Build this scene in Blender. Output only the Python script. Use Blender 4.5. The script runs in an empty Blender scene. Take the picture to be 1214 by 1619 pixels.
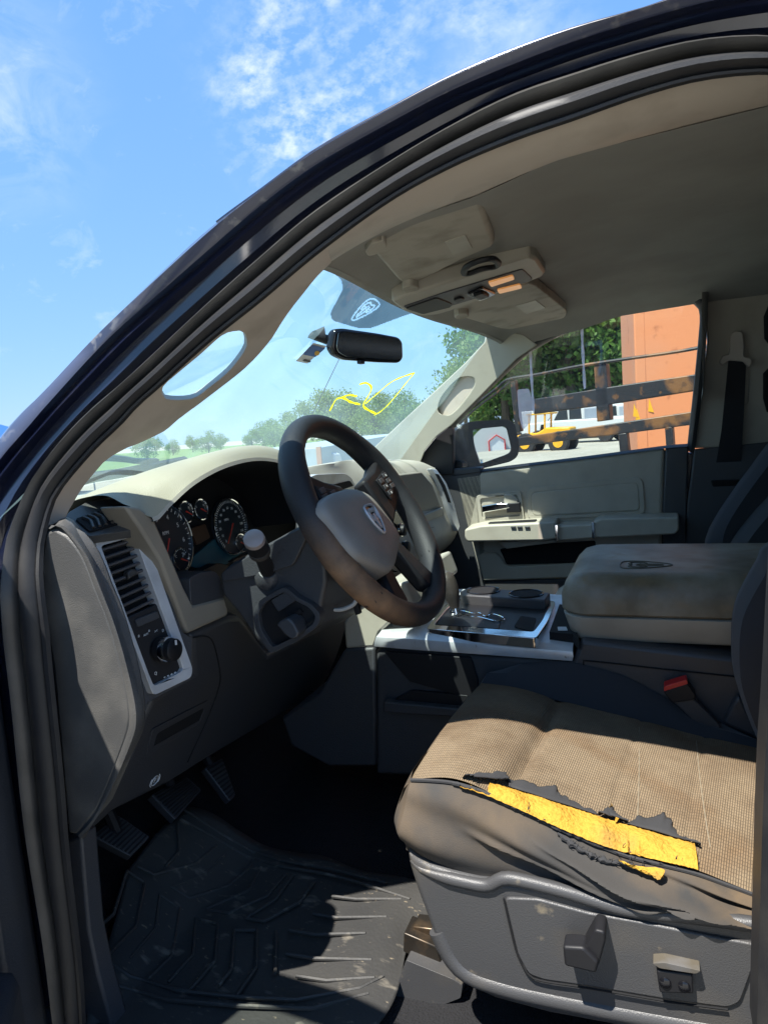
import bpy, bmesh, math, random
from mathutils import Vector as V, Matrix
from mathutils.geometry import tessellate_polygon
from mathutils.bvhtree import BVHTree
random.seed(7)
SC = bpy.context.scene; COL = SC.collection
R = math.radians
# ------------------------------------------------------------------ camera (truck frame: X rearward, Y to passenger side, Z up)
CAM = V((0.45113, -1.48185, 1.41326)); FPX = 1102.95
_y, _p, _r = R(21.75977), R(6.78269), R(4.26417)
FW = V((-math.sin(_y)*math.cos(_p), math.cos(_y)*math.cos(_p), -math.sin(_p)))
_r0 = V((math.cos(_y), math.sin(_y), 0)); _u0 = _r0.cross(FW)
RT = _r0*math.cos(_r) - _u0*math.sin(_r); UPV = _r0*math.sin(_r) + _u0*math.cos(_r)
cd = bpy.data.cameras.new('camera'); cam = bpy.data.objects.new('camera', cd); COL.objects.link(cam)
M = Matrix((RT, UPV, -FW)).transposed().to_4x4(); M.translation = CAM; cam.matrix_world = M
cd.sensor_fit = 'VERTICAL'; cd.sensor_height = 36; cd.lens = FPX*36/1619
cd.clip_start = 0.02; cd.clip_end = 3000
SC.camera = cam
def ray(px, py): return FW + RT*((px-607)/FPX) + UPV*((809.5-py)/FPX)
def U(px, py, ax, v):
    d = ray(px, py); return CAM + d*((v-CAM[ax])/d[ax])
def UP(px, py, p0, n):
    d = ray(px, py); return CAM + d*((V(p0)-CAM).dot(n)/d.dot(n))
def pl(p0, n):
    p0 = V(p0); n = V(n).normalized()
    return lambda x, y: UP(x, y, p0, n)
def X_(v): return lambda x, y: U(x, y, 0, v)
def Y_(v): return lambda x, y: U(x, y, 1, v)
def Z_(v): return lambda x, y: U(x, y, 2, v)
def side_y(z): return -0.865 if z < 1.25 else -0.865 + (z-1.25)*0.34
def SIDE(off):
    def f(x, y):
        d = ray(x, y); a, b = 0.05, 3.0
        for _ in range(50):
            m = (a+b)/2; p = CAM + d*m
            if p.y < side_y(p.z)+off: a = m
            else: b = m
        return CAM + d*a
    return f
def T(pts, f): return [f(x, y) for x, y in pts]
def cr(pts, n, closed=False):
    """Catmull-Rom through pts, resampled to n points by arc length"""
    pts = [V(p) for p in pts]; m = len(pts); out = []
    segs = m if closed else m-1
    for i in range(segs):
        if closed: p0, p1, p2, p3 = pts[i-1], pts[i], pts[(i+1) % m], pts[(i+2) % m]
        else:
            p1, p2 = pts[i], pts[i+1]
            p0 = pts[i-1] if i else p1*2-p2
            p3 = pts[i+2] if i+2 < m else p2*2-p1
        for k in range(8):
            t = k/8; t2 = t*t; t3 = t2*t
            out.append((p1*2 + (p2-p0)*t + (p0*2-p1*5+p2*4-p3)*t2 + (p1*3-p0-p2*3+p3)*t3)*0.5)
    out.append(pts[0].copy() if closed else pts[-1].copy())
    L = [0]
    for a, b in zip(out, out[1:]): L.append(L[-1]+(b-a).length)
    res = []; j = 0; N = n if closed else n-1
    for k in range(n):
        s = L[-1]*k/N
        while j < len(L)-2 and L[j+1] < s: j += 1
        t = (s-L[j])/max(L[j+1]-L[j], 1e-9)
        res.append(out[j].lerp(out[j+1], min(max(t, 0), 1)))
    return res
def rnd(poly, r, k=5):
    """round the corners of a closed px polygon by r pixels"""
    out = []; m = len(poly)
    for i in range(m):
        p = V(poly[i]).to_2d(); a = V(poly[i-1]).to_2d(); b = V(poly[(i+1) % m]).to_2d()
        la, lb = (a-p).length, (b-p).length
        q = min(r, la*.45, lb*.45)
        s = p+(a-p)/max(la, 1e-6)*q; e = p+(b-p)/max(lb, 1e-6)*q
        for j in range(k):
            t = j/(k-1); out.append(tuple((s*(1-t)**2 + p*2*t*(1-t) + e*t*t)))
    return out
# ------------------------------------------------------------------ materials
MATS = {}
def nodes(m): return m.node_tree.nodes, m.node_tree.links
def mat(name, col, rough=.5, metal=0, bump=None, var=None, coat=0, spec=.5, sheen=0, emit=None, scr=None):
    """var=(scale, colour2, lo, hi[, detail]) noise mix; bump=(scale,strength,dist); scr = second fine speckle (scale, colour, lo, hi)"""
    m = bpy.data.materials.new(name); m.use_nodes = True; n, l = nodes(m)
    b = n['Principled BSDF']; b.inputs['Base Color'].default_value = (*col, 1); b.inputs['Roughness'].default_value = rough
    b.inputs['Metallic'].default_value = metal; b.inputs['Specular IOR Level'].default_value = spec
    b.inputs['Coat Weight'].default_value = coat; b.inputs['Coat Roughness'].default_value = .08
    b.inputs['Sheen Weight'].default_value = sheen
    tc = n.new('ShaderNodeTexCoord'); src = None
    for item in (var, scr):
        if not item: continue
        t = n.new('ShaderNodeTexNoise'); t.inputs['Scale'].default_value = item[0]; t.inputs['Detail'].default_value = item[4] if len(item) > 4 else 5
        l.new(tc.outputs['Object'], t.inputs['Vector'])
        rp = n.new('ShaderNodeMapRange'); rp.inputs[1].default_value = item[2]; rp.inputs[2].default_value = item[3]
        l.new(t.outputs['Fac'], rp.inputs[0])
        mx = n.new('ShaderNodeMix'); mx.data_type = 'RGBA'; mx.inputs[6].default_value = (*col, 1)
        if src: l.new(src, mx.inputs[6])
        mx.inputs[7].default_value = (*item[1], 1); l.new(rp.outputs[0], mx.inputs[0]); src = mx.outputs[2]
    if src: l.new(src, b.inputs['Base Color'])
    if bump:
        t = n.new('ShaderNodeTexVoronoi' if len(bump) > 3 else 'ShaderNodeTexNoise'); t.inputs['Scale'].default_value = bump[0]
        l.new(tc.outputs['Object'], t.inputs['Vector'])
        bp = n.new('ShaderNodeBump'); bp.inputs['Strength'].default_value = bump[1]; bp.inputs['Distance'].default_value = bump[2]
        l.new(t.outputs[0], bp.inputs['Height']); l.new(bp.outputs[0], b.inputs['Normal'])
    if emit:
        b.inputs['Emission Color'].default_value = (*emit[0], 1); b.inputs['Emission Strength'].default_value = emit[1]
    MATS[name] = m; return m
def glass_mat(name, tint, dust=0.04, dustcol=(.8, .85, .85), ior=1.45, dscale=6):
    m = bpy.data.materials.new(name); m.use_nodes = True; n, l = nodes(m); n.clear()
    o = n.new('ShaderNodeOutputMaterial'); tr = n.new('ShaderNodeBsdfTransparent'); tr.inputs[0].default_value = (*tint, 1)
    gl = n.new('ShaderNodeBsdfGlossy'); gl.inputs['Roughness'].default_value = .02
    lw = n.new('ShaderNodeLayerWeight'); lw.inputs['Blend'].default_value = .5
    pw = n.new('ShaderNodeMath'); pw.operation = 'POWER'; pw.inputs[1].default_value = 5; l.new(lw.outputs['Facing'], pw.inputs[0])
    fr_ = n.new('ShaderNodeMath'); fr_.operation = 'MULTIPLY_ADD'; fr_.inputs[1].default_value = .7; fr_.inputs[2].default_value = (ior-1)*.12; l.new(pw.outputs[0], fr_.inputs[0])
    mx = n.new('ShaderNodeMixShader'); l.new(fr_.outputs[0], mx.inputs[0]); l.new(tr.outputs[0], mx.inputs[1]); l.new(gl.outputs[0], mx.inputs[2])
    df = n.new('ShaderNodeBsdfTranslucent'); df.inputs[0].default_value = (*dustcol, 1)
    tc = n.new('ShaderNodeTexCoord'); ns = n.new('ShaderNodeTexNoise'); ns.inputs['Scale'].default_value = dscale; ns.inputs['Detail'].default_value = 6
    l.new(tc.outputs['Object'], ns.inputs['Vector'])
    mp = n.new('ShaderNodeMapRange'); mp.inputs[1].default_value = .3; mp.inputs[2].default_value = .75; mp.inputs[3].default_value = dust*.6; mp.inputs[4].default_value = dust*1.5
    l.new(ns.outputs[0], mp.inputs[0])
    m2 = n.new('ShaderNodeMixShader'); l.new(mp.outputs[0], m2.inputs[0]); l.new(mx.outputs[0], m2.inputs[1]); l.new(df.outputs[0], m2.inputs[2])
    l.new(m2.outputs[0], o.inputs[0]); MATS[name] = m; return m
paint = mat('navy_paint', (.008, .011, .028), .22, 0, coat=1, var=(30, (.02, .022, .035), .55, .75))
paint_worn = mat('worn_navy_paint', (.035, .042, .075), .35, 0, coat=.6, var=(60, (.16, .16, .17), .56, .66, 9), scr=(9, (.05, .055, .09), .4, .6))
rubber = mat('door_rubber', (.012, .012, .014), .55, bump=(500, .15, .001), var=(25, (.022, .021, .02), .45, .7))
rubber_pale = mat('pale_dusty_rubber', (.038, .036, .034), .42, bump=(400, .2, .001), var=(18, (.07, .064, .058), .4, .7))
beige = mat('beige_trim', (.45, .42, .345), .5, bump=(700, .12, .0006), var=(14, (.38, .345, .28), .45, .75))
beige_pillar = mat('beige_pillar_trim', (.53, .46, .385), .5, bump=(700, .1, .0006), var=(14, (.37, .31, .25), .5, .8))
taupe = mat('taupe_trim', (.43, .395, .325), .5, bump=(500, .15, .0006), var=(12, (.36, .325, .265), .45, .75))
headl = mat('headliner_cloth', (.345, .335, .30), .95, bump=(900, .25, .0006), var=(7, (.285, .275, .245), .42, .72), scr=(3, (.295, .285, .255), .5, .7))
visorm = mat('visor_vinyl', (.43, .39, .32), .7, bump=(900, .1, .0005), var=(16, (.27, .24, .185), .5, .75))
dark = mat('charcoal_plastic', (.047, .049, .055), .48, bump=(380, .35, .0008, 1), var=(9, (.055, .053, .052), .45, .75), scr=(300, (.12, .11, .10), .70, .78))
grain = mat('grained_charcoal', (.072, .072, .071), .5, bump=(650, .35, .0008, 1), var=(12, (.13, .125, .115), .45, .7))
black = mat('black_plastic', (.012, .012, .014), .5, spec=.35, bump=(700, .2, .0005))
void = mat('black_void', (.004, .004, .005), .9)
gloss = mat('gloss_black', (.008, .008, .01), .12)
silver = mat('satin_silver', (.68, .70, .72), .36, .35, var=(20, (.52, .53, .54), .4, .7), scr=(60, (.35, .30, .24), .68, .76))
chrome = mat('chrome', (.86, .87, .88), .08, 1)
spokem = mat('spoke_plastic', (.014, .014, .016), .55, spec=.25)
leather = mat('wheel_leather', (.045, .040, .037), .42, bump=(420, .5, .001, 1), var=(14, (.075, .062, .052), .42, .7))
seatcloth = mat('charcoal_seat_cloth', (.026, .028, .034), .9, bump=(900, .3, .0006), sheen=.15)
bolster = mat('dirty_bolster_cloth', (.042, .039, .036), .85, bump=(900, .4, .0008), var=(5, (.15, .10, .052), .40, .64), scr=(20, (.034, .033, .032), .5, .75))
torn = mat('torn_cloth', (.035, .035, .037), .9, bump=(600, .5, .001))
foam = mat('yellow_foam', (.50, .285, .045), 1, bump=(240, 1.0, .003), var=(160, (.40, .215, .03), .50, .72, 8), scr=(9, (.30, .18, .06), .58, .72, 8), spec=.05)
seatplast = mat('seat_side_plastic', (.056, .056, .058), .45, bump=(620, .3, .0007, 1), var=(8, (.085, .076, .064), .5, .75), scr=(35, (.19, .16, .115), .66, .76))
carpet = mat('black_carpet', (.010, .010, .012), .95, bump=(300, 1, .006), scr=(260, (.10, .08, .05), .74, .8))
lidm = mat('stained_armrest_vinyl', (.29, .255, .195), .45, bump=(420, .35, .0008, 1), var=(9, (.135, .105, .06), .38, .64), scr=(26, (.22, .155, .085), .52, .75))
rust = mat('rusty_black_steel', (.015, .015, .017), .5, var=(5, (.20, .09, .028), .53, .61, 8), scr=(22, (.12, .055, .02), .60, .66, 6))
orange = mat('orange_steel', (.66, .235, .095), .6, var=(1.2, (.62, .25, .12), .42, .65, 8), scr=(7, (.36, .11, .045), .64, .74, 8))
white = mat('white_paint', (.52, .53, .53), .45)
ink = mat('white_marking', (.75, .76, .75), .5)
red = mat('red_plastic', (.55, .02, .02), .35)
wire = mat('grey_thread', (.24, .20, .14), .9)
amber = mat('amber_lens', (.85, .42, .14), .3, emit=((1, .42, .13), .12))
ymark = glass_mat('yellow_marker', (.9, .88, .2), .6, (.95, .9, .12), 1.0, 90)
yellow = mat('yellow_machine_paint', (.75, .38, .02), .4, var=(6, (.55, .27, .02), .5, .75))
tyre = mat('tyre_rubber', (.02, .02, .022), .8)
bark = mat('bark', (.09, .07, .05), .9)
belt = mat('belt_webbing', (.012, .012, .015), .7, bump=(700, .4, .0008))
needle = mat('red_needle', (.65, .05, .03), .5)
disp = mat('teal_display', (.02, .10, .13), .25)
wshield = glass_mat('windshield_glass', (.84, .97, .95), .095, (.52, .80, .84), 1.35)
sglass = glass_mat('side_glass', (.90, .95, .93), .010, (.8, .8, .75), 1.35)
dglass = glass_mat('privacy_glass', (.06, .07, .07), .0)
streakm = glass_mat('dried_streak', (.9, .9, .9), .35, (.85, .87, .9), 1.1, 30)
palem = glass_mat('pale_translucent', (.9, .9, .9), .45, (.85, .85, .85), 1.1)
twhite = glass_mat('backlit_white_print', (.9, .92, .95), .62, (.95, .97, 1), 1.0)
frit = glass_mat('dotted_frit', (.13, .17, .20), .22, (.16, .22, .26), 1.0)
mirror = mat('mirror_glass', (.9, .92, .92), .01, 1)
rvm_glass = mat('dark_mirror_glass', (.30, .31, .31), .12, 1)
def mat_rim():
    m = mat('sunlit_worn_leather', (.045, .040, .037), .5, bump=(800, .4, .0008, 1), spec=.3); n, l = nodes(m); b = n['Principled BSDF']
    at = n.new('ShaderNodeAttribute'); at.attribute_name = 'wear_sunlit'
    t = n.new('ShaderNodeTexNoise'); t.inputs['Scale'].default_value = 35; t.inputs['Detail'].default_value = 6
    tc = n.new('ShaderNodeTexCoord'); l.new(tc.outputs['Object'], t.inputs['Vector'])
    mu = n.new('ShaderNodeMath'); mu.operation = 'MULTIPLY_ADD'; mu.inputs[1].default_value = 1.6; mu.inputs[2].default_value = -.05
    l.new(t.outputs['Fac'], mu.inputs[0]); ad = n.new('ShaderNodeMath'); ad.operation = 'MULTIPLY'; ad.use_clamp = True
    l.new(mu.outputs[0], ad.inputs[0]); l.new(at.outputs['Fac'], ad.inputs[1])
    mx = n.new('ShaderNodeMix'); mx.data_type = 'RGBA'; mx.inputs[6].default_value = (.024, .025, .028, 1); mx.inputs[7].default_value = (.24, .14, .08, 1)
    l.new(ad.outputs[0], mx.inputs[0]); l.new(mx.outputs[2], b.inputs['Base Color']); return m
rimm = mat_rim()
def mat_weave():
    m = mat('tan_ribbed_seat_cloth', (.27, .2, .12), .92); n, l = nodes(m); b = n['Principled BSDF']
    uv = n.new('ShaderNodeUVMap'); br = n.new('ShaderNodeTexBrick')
    br.inputs['Scale'].default_value = 1; br.inputs['Brick Width'].default_value = .0072; br.inputs['Row Height'].default_value = .0030
    br.inputs['Mortar Size'].default_value = .0008; br.inputs['Mortar Smooth'].default_value = 1; br.offset = .12
    br.inputs['Color1'].default_value = (.255, .188, .115, 1); br.inputs['Color2'].default_value = (.222, .165, .102, 1); br.inputs['Mortar'].default_value = (.14, .105, .067, 1)
    l.new(uv.outputs[0], br.inputs['Vector'])
    tc = n.new('ShaderNodeTexCoord'); t = n.new('ShaderNodeTexNoise'); t.inputs['Scale'].default_value = 6; t.inputs['Detail'].default_value = 9; t.inputs['Roughness'].default_value = .65
    l.new(tc.outputs['Object'], t.inputs['Vector']); mp = n.new('ShaderNodeMapRange'); mp.inputs[1].default_value = .42; mp.inputs[2].default_value = .68
    l.new(t.outputs['Fac'], mp.inputs[0])
    mx = n.new('ShaderNodeMix'); mx.data_type = 'RGBA'; mx.blend_type = 'MULTIPLY'; mx.inputs[7].default_value = (.58, .51, .44, 1)
    l.new(mp.outputs[0], mx.inputs[0]); l.new(br.outputs['Color'], mx.inputs[6])
    t2 = n.new('ShaderNodeTexNoise'); t2.inputs['Scale'].default_value = 3.1; t2.inputs['Detail'].default_value = 8; t2.inputs['Distortion'].default_value = .8; l.new(tc.outputs['Object'], t2.inputs['Vector'])
    mp2 = n.new('ShaderNodeMapRange'); mp2.inputs[1].default_value = .48; mp2.inputs[2].default_value = .66; l.new(t2.outputs['Fac'], mp2.inputs[0])
    mx2 = n.new('ShaderNodeMix'); mx2.data_type = 'RGBA'; mx2.blend_type = 'MULTIPLY'; mx2.inputs[7].default_value = (.80, .62, .44, 1); l.new(mp2.outputs[0], mx2.inputs[0]); l.new(mx.outputs[2], mx2.inputs[6]); l.new(mx2.outputs[2], b.inputs['Base Color'])
    bp = n.new('ShaderNodeBump'); bp.inputs['Strength'].default_value = .7; bp.inputs['Distance'].default_value = .002; bp.invert = True
    l.new(br.outputs['Fac'], bp.inputs['Height']); l.new(bp.outputs[0], b.inputs['Normal']); return m
weave = mat_weave()
def mat_mat():
    m = mat('dusty_floor_mat', (.030, .030, .030), .62, bump=(160, .35, .002)); n, l = nodes(m); b = n['Principled BSDF']
    tc = n.new('ShaderNodeTexCoord'); src = None
    for sc, lo, hi, c in ((2.5, .35, .75, (.075, .07, .06)), (24, .60, .72, (.15, .135, .11)), (70, .66, .74, (.20, .165, .115))):
        mpn = n.new('ShaderNodeMapping'); mpn.inputs['Scale'].default_value = (1, 1, 1) if sc < 10 else (1, 2.2, 1); mpn.inputs['Rotation'].default_value = (0, 0, .9)
        l.new(tc.outputs['Object'], mpn.inputs[0])
        t = n.new('ShaderNodeTexNoise'); t.inputs['Scale'].default_value = sc; t.inputs['Detail'].default_value = 8; l.new(mpn.outputs[0], t.inputs['Vector'])
        mp = n.new('ShaderNodeMapRange'); mp.inputs[1].default_value = lo; mp.inputs[2].default_value = hi; l.new(t.outputs['Fac'], mp.inputs[0])
        mx = n.new('ShaderNodeMix'); mx.data_type = 'RGBA'; mx.inputs[6].default_value = (.030, .030, .030, 1); mx.inputs[7].default_value = (*c, 1)
        if src: l.new(src, mx.inputs[6])
        l.new(mp.outputs[0], mx.inputs[0]); src = mx.outputs[2]
    l.new(src, b.inputs['Base Color']); return m
matm = mat_mat()
# ------------------------------------------------------------------ mesh helpers
def tag(o, label=None, cat=None, group=None, kind=None):
    if label: o['label'] = label
    if cat: o['category'] = cat
    if group: o['group'] = group
    if kind: o['kind'] = kind
    return o
def empty(name, label, cat, loc=(0, 0, 0), group=None):
    o = bpy.data.objects.new(name, None); o.location = loc; COL.objects.link(o); return tag(o, label, cat, group)
def link(name, me, m, parent=None, ang=40, bevel=0, solid=0, sub=0, seg=2):
    o = bpy.data.objects.new(name, me); COL.objects.link(o)
    for mm in (m if isinstance(m, (list, tuple)) else [m]): me.materials.append(mm)
    me.polygons.foreach_set('use_smooth', [True]*len(me.polygons))
    try: me.set_sharp_from_angle(angle=R(ang))
    except Exception: pass
    if parent:
        o.parent = parent
        o.matrix_parent_inverse = Matrix.Translation(-V(world_loc(parent)))
    if solid:
        md = o.modifiers.new('solid', 'SOLIDIFY'); md.thickness = solid; md.offset = 0
    if bevel:
        md = o.modifiers.new('bevel', 'BEVEL'); md.width = bevel; md.segments = seg; md.limit_method = 'ANGLE'; md.angle_limit = R(35)
    if sub:
        md = o.modifiers.new('sub', 'SUBSURF'); md.levels = sub; md.render_levels = sub
    return o
def world_loc(o):
    p = V(o.location)
    return p if not o.parent else V(o.location)*0 + (V(o.location) if o.type == 'EMPTY' else V((0, 0, 0)))
class MB:
    def __init__(s): s.v = []; s.f = []; s.uv = None
    def add(s, vs, fs):
        b = len(s.v); s.v += [V(p) for p in vs]; s.f += [tuple(i+b for i in f) for f in fs]; return s
    def grid(s, rows, closed=False, cap=False):
        n = len(rows[0]); vs = [p for r in rows for p in r]; fs = []
        for i in range(len(rows)-1):
            for j in range(n if closed else n-1):
                k = (j+1) % n; fs.append((i*n+j, i*n+k, (i+1)*n+k, (i+1)*n+j))
        if cap and closed: fs += [tuple(range(n))[::-1], tuple((len(rows)-1)*n+j for j in range(n))]
        return s.add(vs, fs)
    def prism(s, out, d, holes=()):
        d = V(d); loops = [out]+list(holes); flat = [p for lp in loops for p in lp]; n = len(flat)
        tris = tessellate_polygon([[V(p) for p in lp] for lp in loops]) if holes else None
        fs = []
        if holes:
            for t in tris: fs += [tuple(t), tuple(i+n for i in t[::-1])]
        else: fs += [tuple(range(n)), tuple(range(2*n-1, n-1, -1))]
        b = 0
        for lp in loops:
            m = len(lp)
            for i in range(m): j = (i+1) % m; fs.append((b+i, b+j, b+j+n, b+i+n))
            b += m
        return s.add(flat+[V(p)+d for p in flat], fs)
    def box(s, c, size, rot=None):
        c = V(c); h = V(size)/2; vs = []
        for x in (-1, 1):
            for y in (-1, 1):
                for z in (-1, 1):
                    p = V((x*h.x, y*h.y, z*h.z))
                    vs.append(c+(rot @ p if rot else p))
        return s.add(vs, [(0, 1, 3, 2), (4, 6, 7, 5), (0, 4, 5, 1), (2, 3, 7, 6), (0, 2, 6, 4), (1, 5, 7, 3)])
    def tube(s, path, r, k=8, closed=False, flat=1.0, up=None):
        path = [V(p) for p in path]; n = len(path); rows = []; prev = None
        for i, p in enumerate(path):
            if closed: t = path[(i+1) % n]-path[i-1]
            else: t = path[min(i+1, n-1)]-path[max(i-1, 0)]
            t.normalize()
            a = V(up) if up else (prev if prev else (V((0, 0, 1)) if abs(t.z) < .9 else V((1, 0, 0))))
            a = (a - t*a.dot(t)).normalized(); prev = a; b = t.cross(a)
            rr = r[i] if isinstance(r, (list, tuple)) else r
            rows.append([p+(a*math.cos(q)*flat+b*math.sin(q))*rr for q in [2*math.pi*j/k for j in range(k)]])
        if closed: rows.append(rows[0])
        return s.grid(rows, True, not closed)
    def cyl(s, a, b, r, k=24, r2=None): return s.tube([a, b], [r, r if r2 is None else r2], k)
    def build(s, name, m, parent=None, **kw):
        me = bpy.data.meshes.new(name); me.from_pydata([tuple(p) for p in s.v], [], s.f)
        bm = bmesh.new(); bm.from_mesh(me); bmesh.ops.recalc_face_normals(bm, faces=bm.faces); bm.to_mesh(me); bm.free()
        return link(name, me, m, parent, **kw)
def prism(name, pts, f, depth, m, parent, bevel=.003, holes=(), rad=0, **kw):
    """outline traced on surface f, given thickness depth (a vector)"""
    if rad: pts = rnd(pts, rad)
    return MB().prism(T(pts, f), depth, [T(h, f) for h in holes]).build(name, m, parent, bevel=bevel, **kw)
def loft(name, rows, m, parent, n=40, **kw):
    return MB().grid([cr(r, n) for r in rows]).build(name, m, parent, **kw)
def subdiv_rows(rows, k):
    """smooth in the cross direction too"""
    cols = list(zip(*rows)); cols = [cr(c, k) for c in cols]
    return [list(r) for r in zip(*cols)]
def text_mesh(body, size):
    cu = bpy.data.curves.new('t', 'FONT'); cu.body = body; cu.size = size; cu.align_x = 'CENTER'; cu.align_y = 'CENTER'; cu.extrude = .0002; cu.resolution_u = 3
    o = bpy.data.objects.new('t', cu); COL.objects.link(o); bpy.context.view_layer.update()
    me = bpy.data.meshes.new_from_object(o.evaluated_get(bpy.context.evaluated_depsgraph_get())); bpy.data.objects.remove(o)
    vs = [v.co.copy() for v in me.vertices]; fs = [tuple(p.vertices) for p in me.polygons]; bpy.data.meshes.remove(me); return vs, fs
def add_text(mb, body, size, p, rx, ry):
    vs, fs = text_mesh(body, size); nz = V(rx).cross(V(ry)).normalized()
    mb.add([V(p)+V(rx)*v.x+V(ry)*v.y+nz*v.z for v in vs], fs)
# ram-head-in-shield emblem, drawn in a unit frame
SHIELD = [(-.34, .48), (0, .54), (.34, .48), (.40, .2), (.30, -.15), (.12, -.48), (0, -.56), (-.12, -.48), (-.30, -.15), (-.40, .2)]
HORN = [(.03, .30), (.14, .36), (.25, .26), (.25, .06), (.15, -.04), (.08, .05), (.14, .12)]
FACE = [(-.06, .16), (0, .20), (.06, .16), (.07, -.1), (.04, -.34), (0, -.38), (-.04, -.34), (-.07, -.1)]
def emblem(mb, p, rx, ry, s, r, solid_face=True, sx=1.0):
    p = V(p); rx = V(rx); ry = V(ry); q = lambda a: p+rx*a[0]*s*sx+ry*a[1]*s
    nz = rx.cross(ry).normalized()
    mb.tube(cr([q(a) for a in SHIELD], 40, True), r, 6, True)
    for sg in (-1, 1): mb.tube(cr([q((a[0]*sg, a[1])) for a in HORN], 22), [r*(1.5-.04*i) for i in range(22)], 6)
    if solid_face: mb.prism([q(a)+nz*r for a in FACE], -nz*r*1.5)
    else: mb.tube(cr([q(a) for a in FACE], 20, True), r*.9, 6, True)
YA = V((0, 1, 0)); ZA = V((0, 0, 1)); XA = V((1, 0, 0))

# ================================================================== THE TRUCK
truck = empty('pickup_truck', 'dark navy pickup with its driver door open, beige and charcoal cab, torn seat', 'pickup truck')
P = truck
# ---- driver door opening
E1 = [(-160, 1619), (-160, 1200), (-150, 880), (-60, 770), (0, 693), (29, 658), (82, 608), (165, 519), (247, 439), (329, 363), (412, 301), (500, 237), (614, 173), (713, 121), (812, 79), (911, 44), (1009, 17), (1059, 0), (1150, -28), (1260, -56), (1420, -85)]
E2 = [(-120, 1619), (-120, 1200), (-110, 920), (-60, 810), (0, 727), (44, 676), (73, 642), (165, 542), (247, 468), (329, 396), (412, 325), (500, 260), (614, 195), (713, 143), (822, 97), (911, 64), (1009, 33), (1108, 5), (1260, -27), (1420, -55)]
E3 = [(88, 1619), (70, 1480), (40, 1300), (20, 1110), (7, 1000), (4, 942), (6, 907), (13, 853), (29, 809), (49, 765), (76, 725), (111, 682), (153, 640), (206, 595), (329, 480), (412, 406), (500, 332), (614, 257), (713, 198), (812, 148), (911, 114), (1009, 84), (1108, 62), (1214, 57), (1290, 75), (1340, 130)]
E4 = [(134, 1619), (127, 1520), (108, 1350), (99, 1238), (80, 1050), (76, 1000), (71, 962), (66, 918), (66, 885), (69, 851), (76, 825), (82, 800), (98, 771), (125, 738), (156, 704), (191, 671), (217, 642), (247, 616), (329, 542), (412, 476), (500, 402), (614, 319), (713, 264), (812, 222), (911, 188), (1009, 153), (1108, 126), (1214, 116), (1265, 128), (1300, 175)]
N = 90
def ss_(a, b, x): t = min(max((x-a)/(b-a), 0), 1); return t*t*(3-2*t)
def blend(E, o1, o2): return [p.lerp(q, ss_(1.5, 1.7, p.z)) for p, q in zip(cr(T(E, SIDE(o1)), N), cr(T(E, SIDE(o2)), N))]
e1 = blend(E1, .015, -.03); e2 = blend(E2, -.012, -.03); e3 = cr(T(E3, SIDE(-.012)), N); e4 = cr(T(E4, SIDE(.0)), N)
def lerp_rows(a, b, t, off): return [p.lerp(q, t)+V((0, off, 0)) for p, q in zip(a, b)]
back = [(p+V((-.004, .02, .008))).lerp(p+V((-.03, .12, .03)), ss_(1.55, 1.68, p.z)) for p in e1]
roofside = MB().grid([back, [p+V((0, .03, .012)) for p in e1], e1, lerp_rows(e1, e2, .5, -.012), lerp_rows(e1, e2, .9, -.004), e2]).build('door_frame_edge', paint_worn, P)
flange = [e2, lerp_rows(e2, e3, .03, .012), lerp_rows(e2, e3, .22, .006), lerp_rows(e2, e3, .26, .02), lerp_rows(e2, e3, .55, .022), lerp_rows(e2, e3, .60, .034), lerp_rows(e2, e3, .95, .03), lerp_rows(e2, e3, 1.0, .035), lerp_rows(e3, e4, .5, .025)]
MB().grid(flange).build('door_flange', paint, P, ang=25)
lip = [lerp_rows(e3, e4, t, o) for t, o in ((0, .02), (0, .004), (.06, -.006), (.15, -.011), (.24, -.008), (.31, .002), (.34, .014))]
MB().grid(lip).build('door_seal_lip', rubber_pale, P)  # lighter grey holds dust and the lip's highlight in its colour
seal = [lerp_rows(e3, e4, t, o) for t, o in ((.32, .02), (.36, .004), (.44, -.004), (.56, -.009), (.68, -.009), (.80, -.004), (.84, .001), (.90, -.003), (.97, -.002), (1.0, .003))]
MB().grid(seal).build('door_seal', rubber, P)
# roof skin, other side, cab shell
rows = []
for k in range(9):
    v = k/8
    rows.append([V((p.x, p.y*(1-2*v), p.z+.0+.06*math.sin(math.pi*v))) for p in e1 if p.z > 1.66])
rp = rows[0]
ext = [[r[-1]+V((.25*j, 0, .006)) for j in range(1, 6)] for r in rows]
MB().grid([r+e for r, e in zip(rows, ext)]).build('roof', paint, P, solid=.004)
# driver B pillar, seen as a strip at the right edge
bp = [(1250, 500), (1232, 800), (1216, 1100), (1209, 1200), (1204, 1320), (1199, 1500), (1195, 1660)]
b0 = cr(T(bp, SIDE(.01)), 30)
MB().grid([[p+V((0, .05, 0)) for p in b0], b0, [p+V((.012, -.012, 0)) for p in b0], [p+V((.03, -.014, 0)) for p in b0]]).build('pillar_seal', rubber, P)
MB().grid([[p+V((.025, .0, 0)) for p in b0], [p+V((.06, -.03, 0)) for p in b0], [p+V((.16, -.035, 0)) for p in b0], [p+V((.17, .1, 0)) for p in b0]]).build('door_pillar', paint, P)
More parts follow.
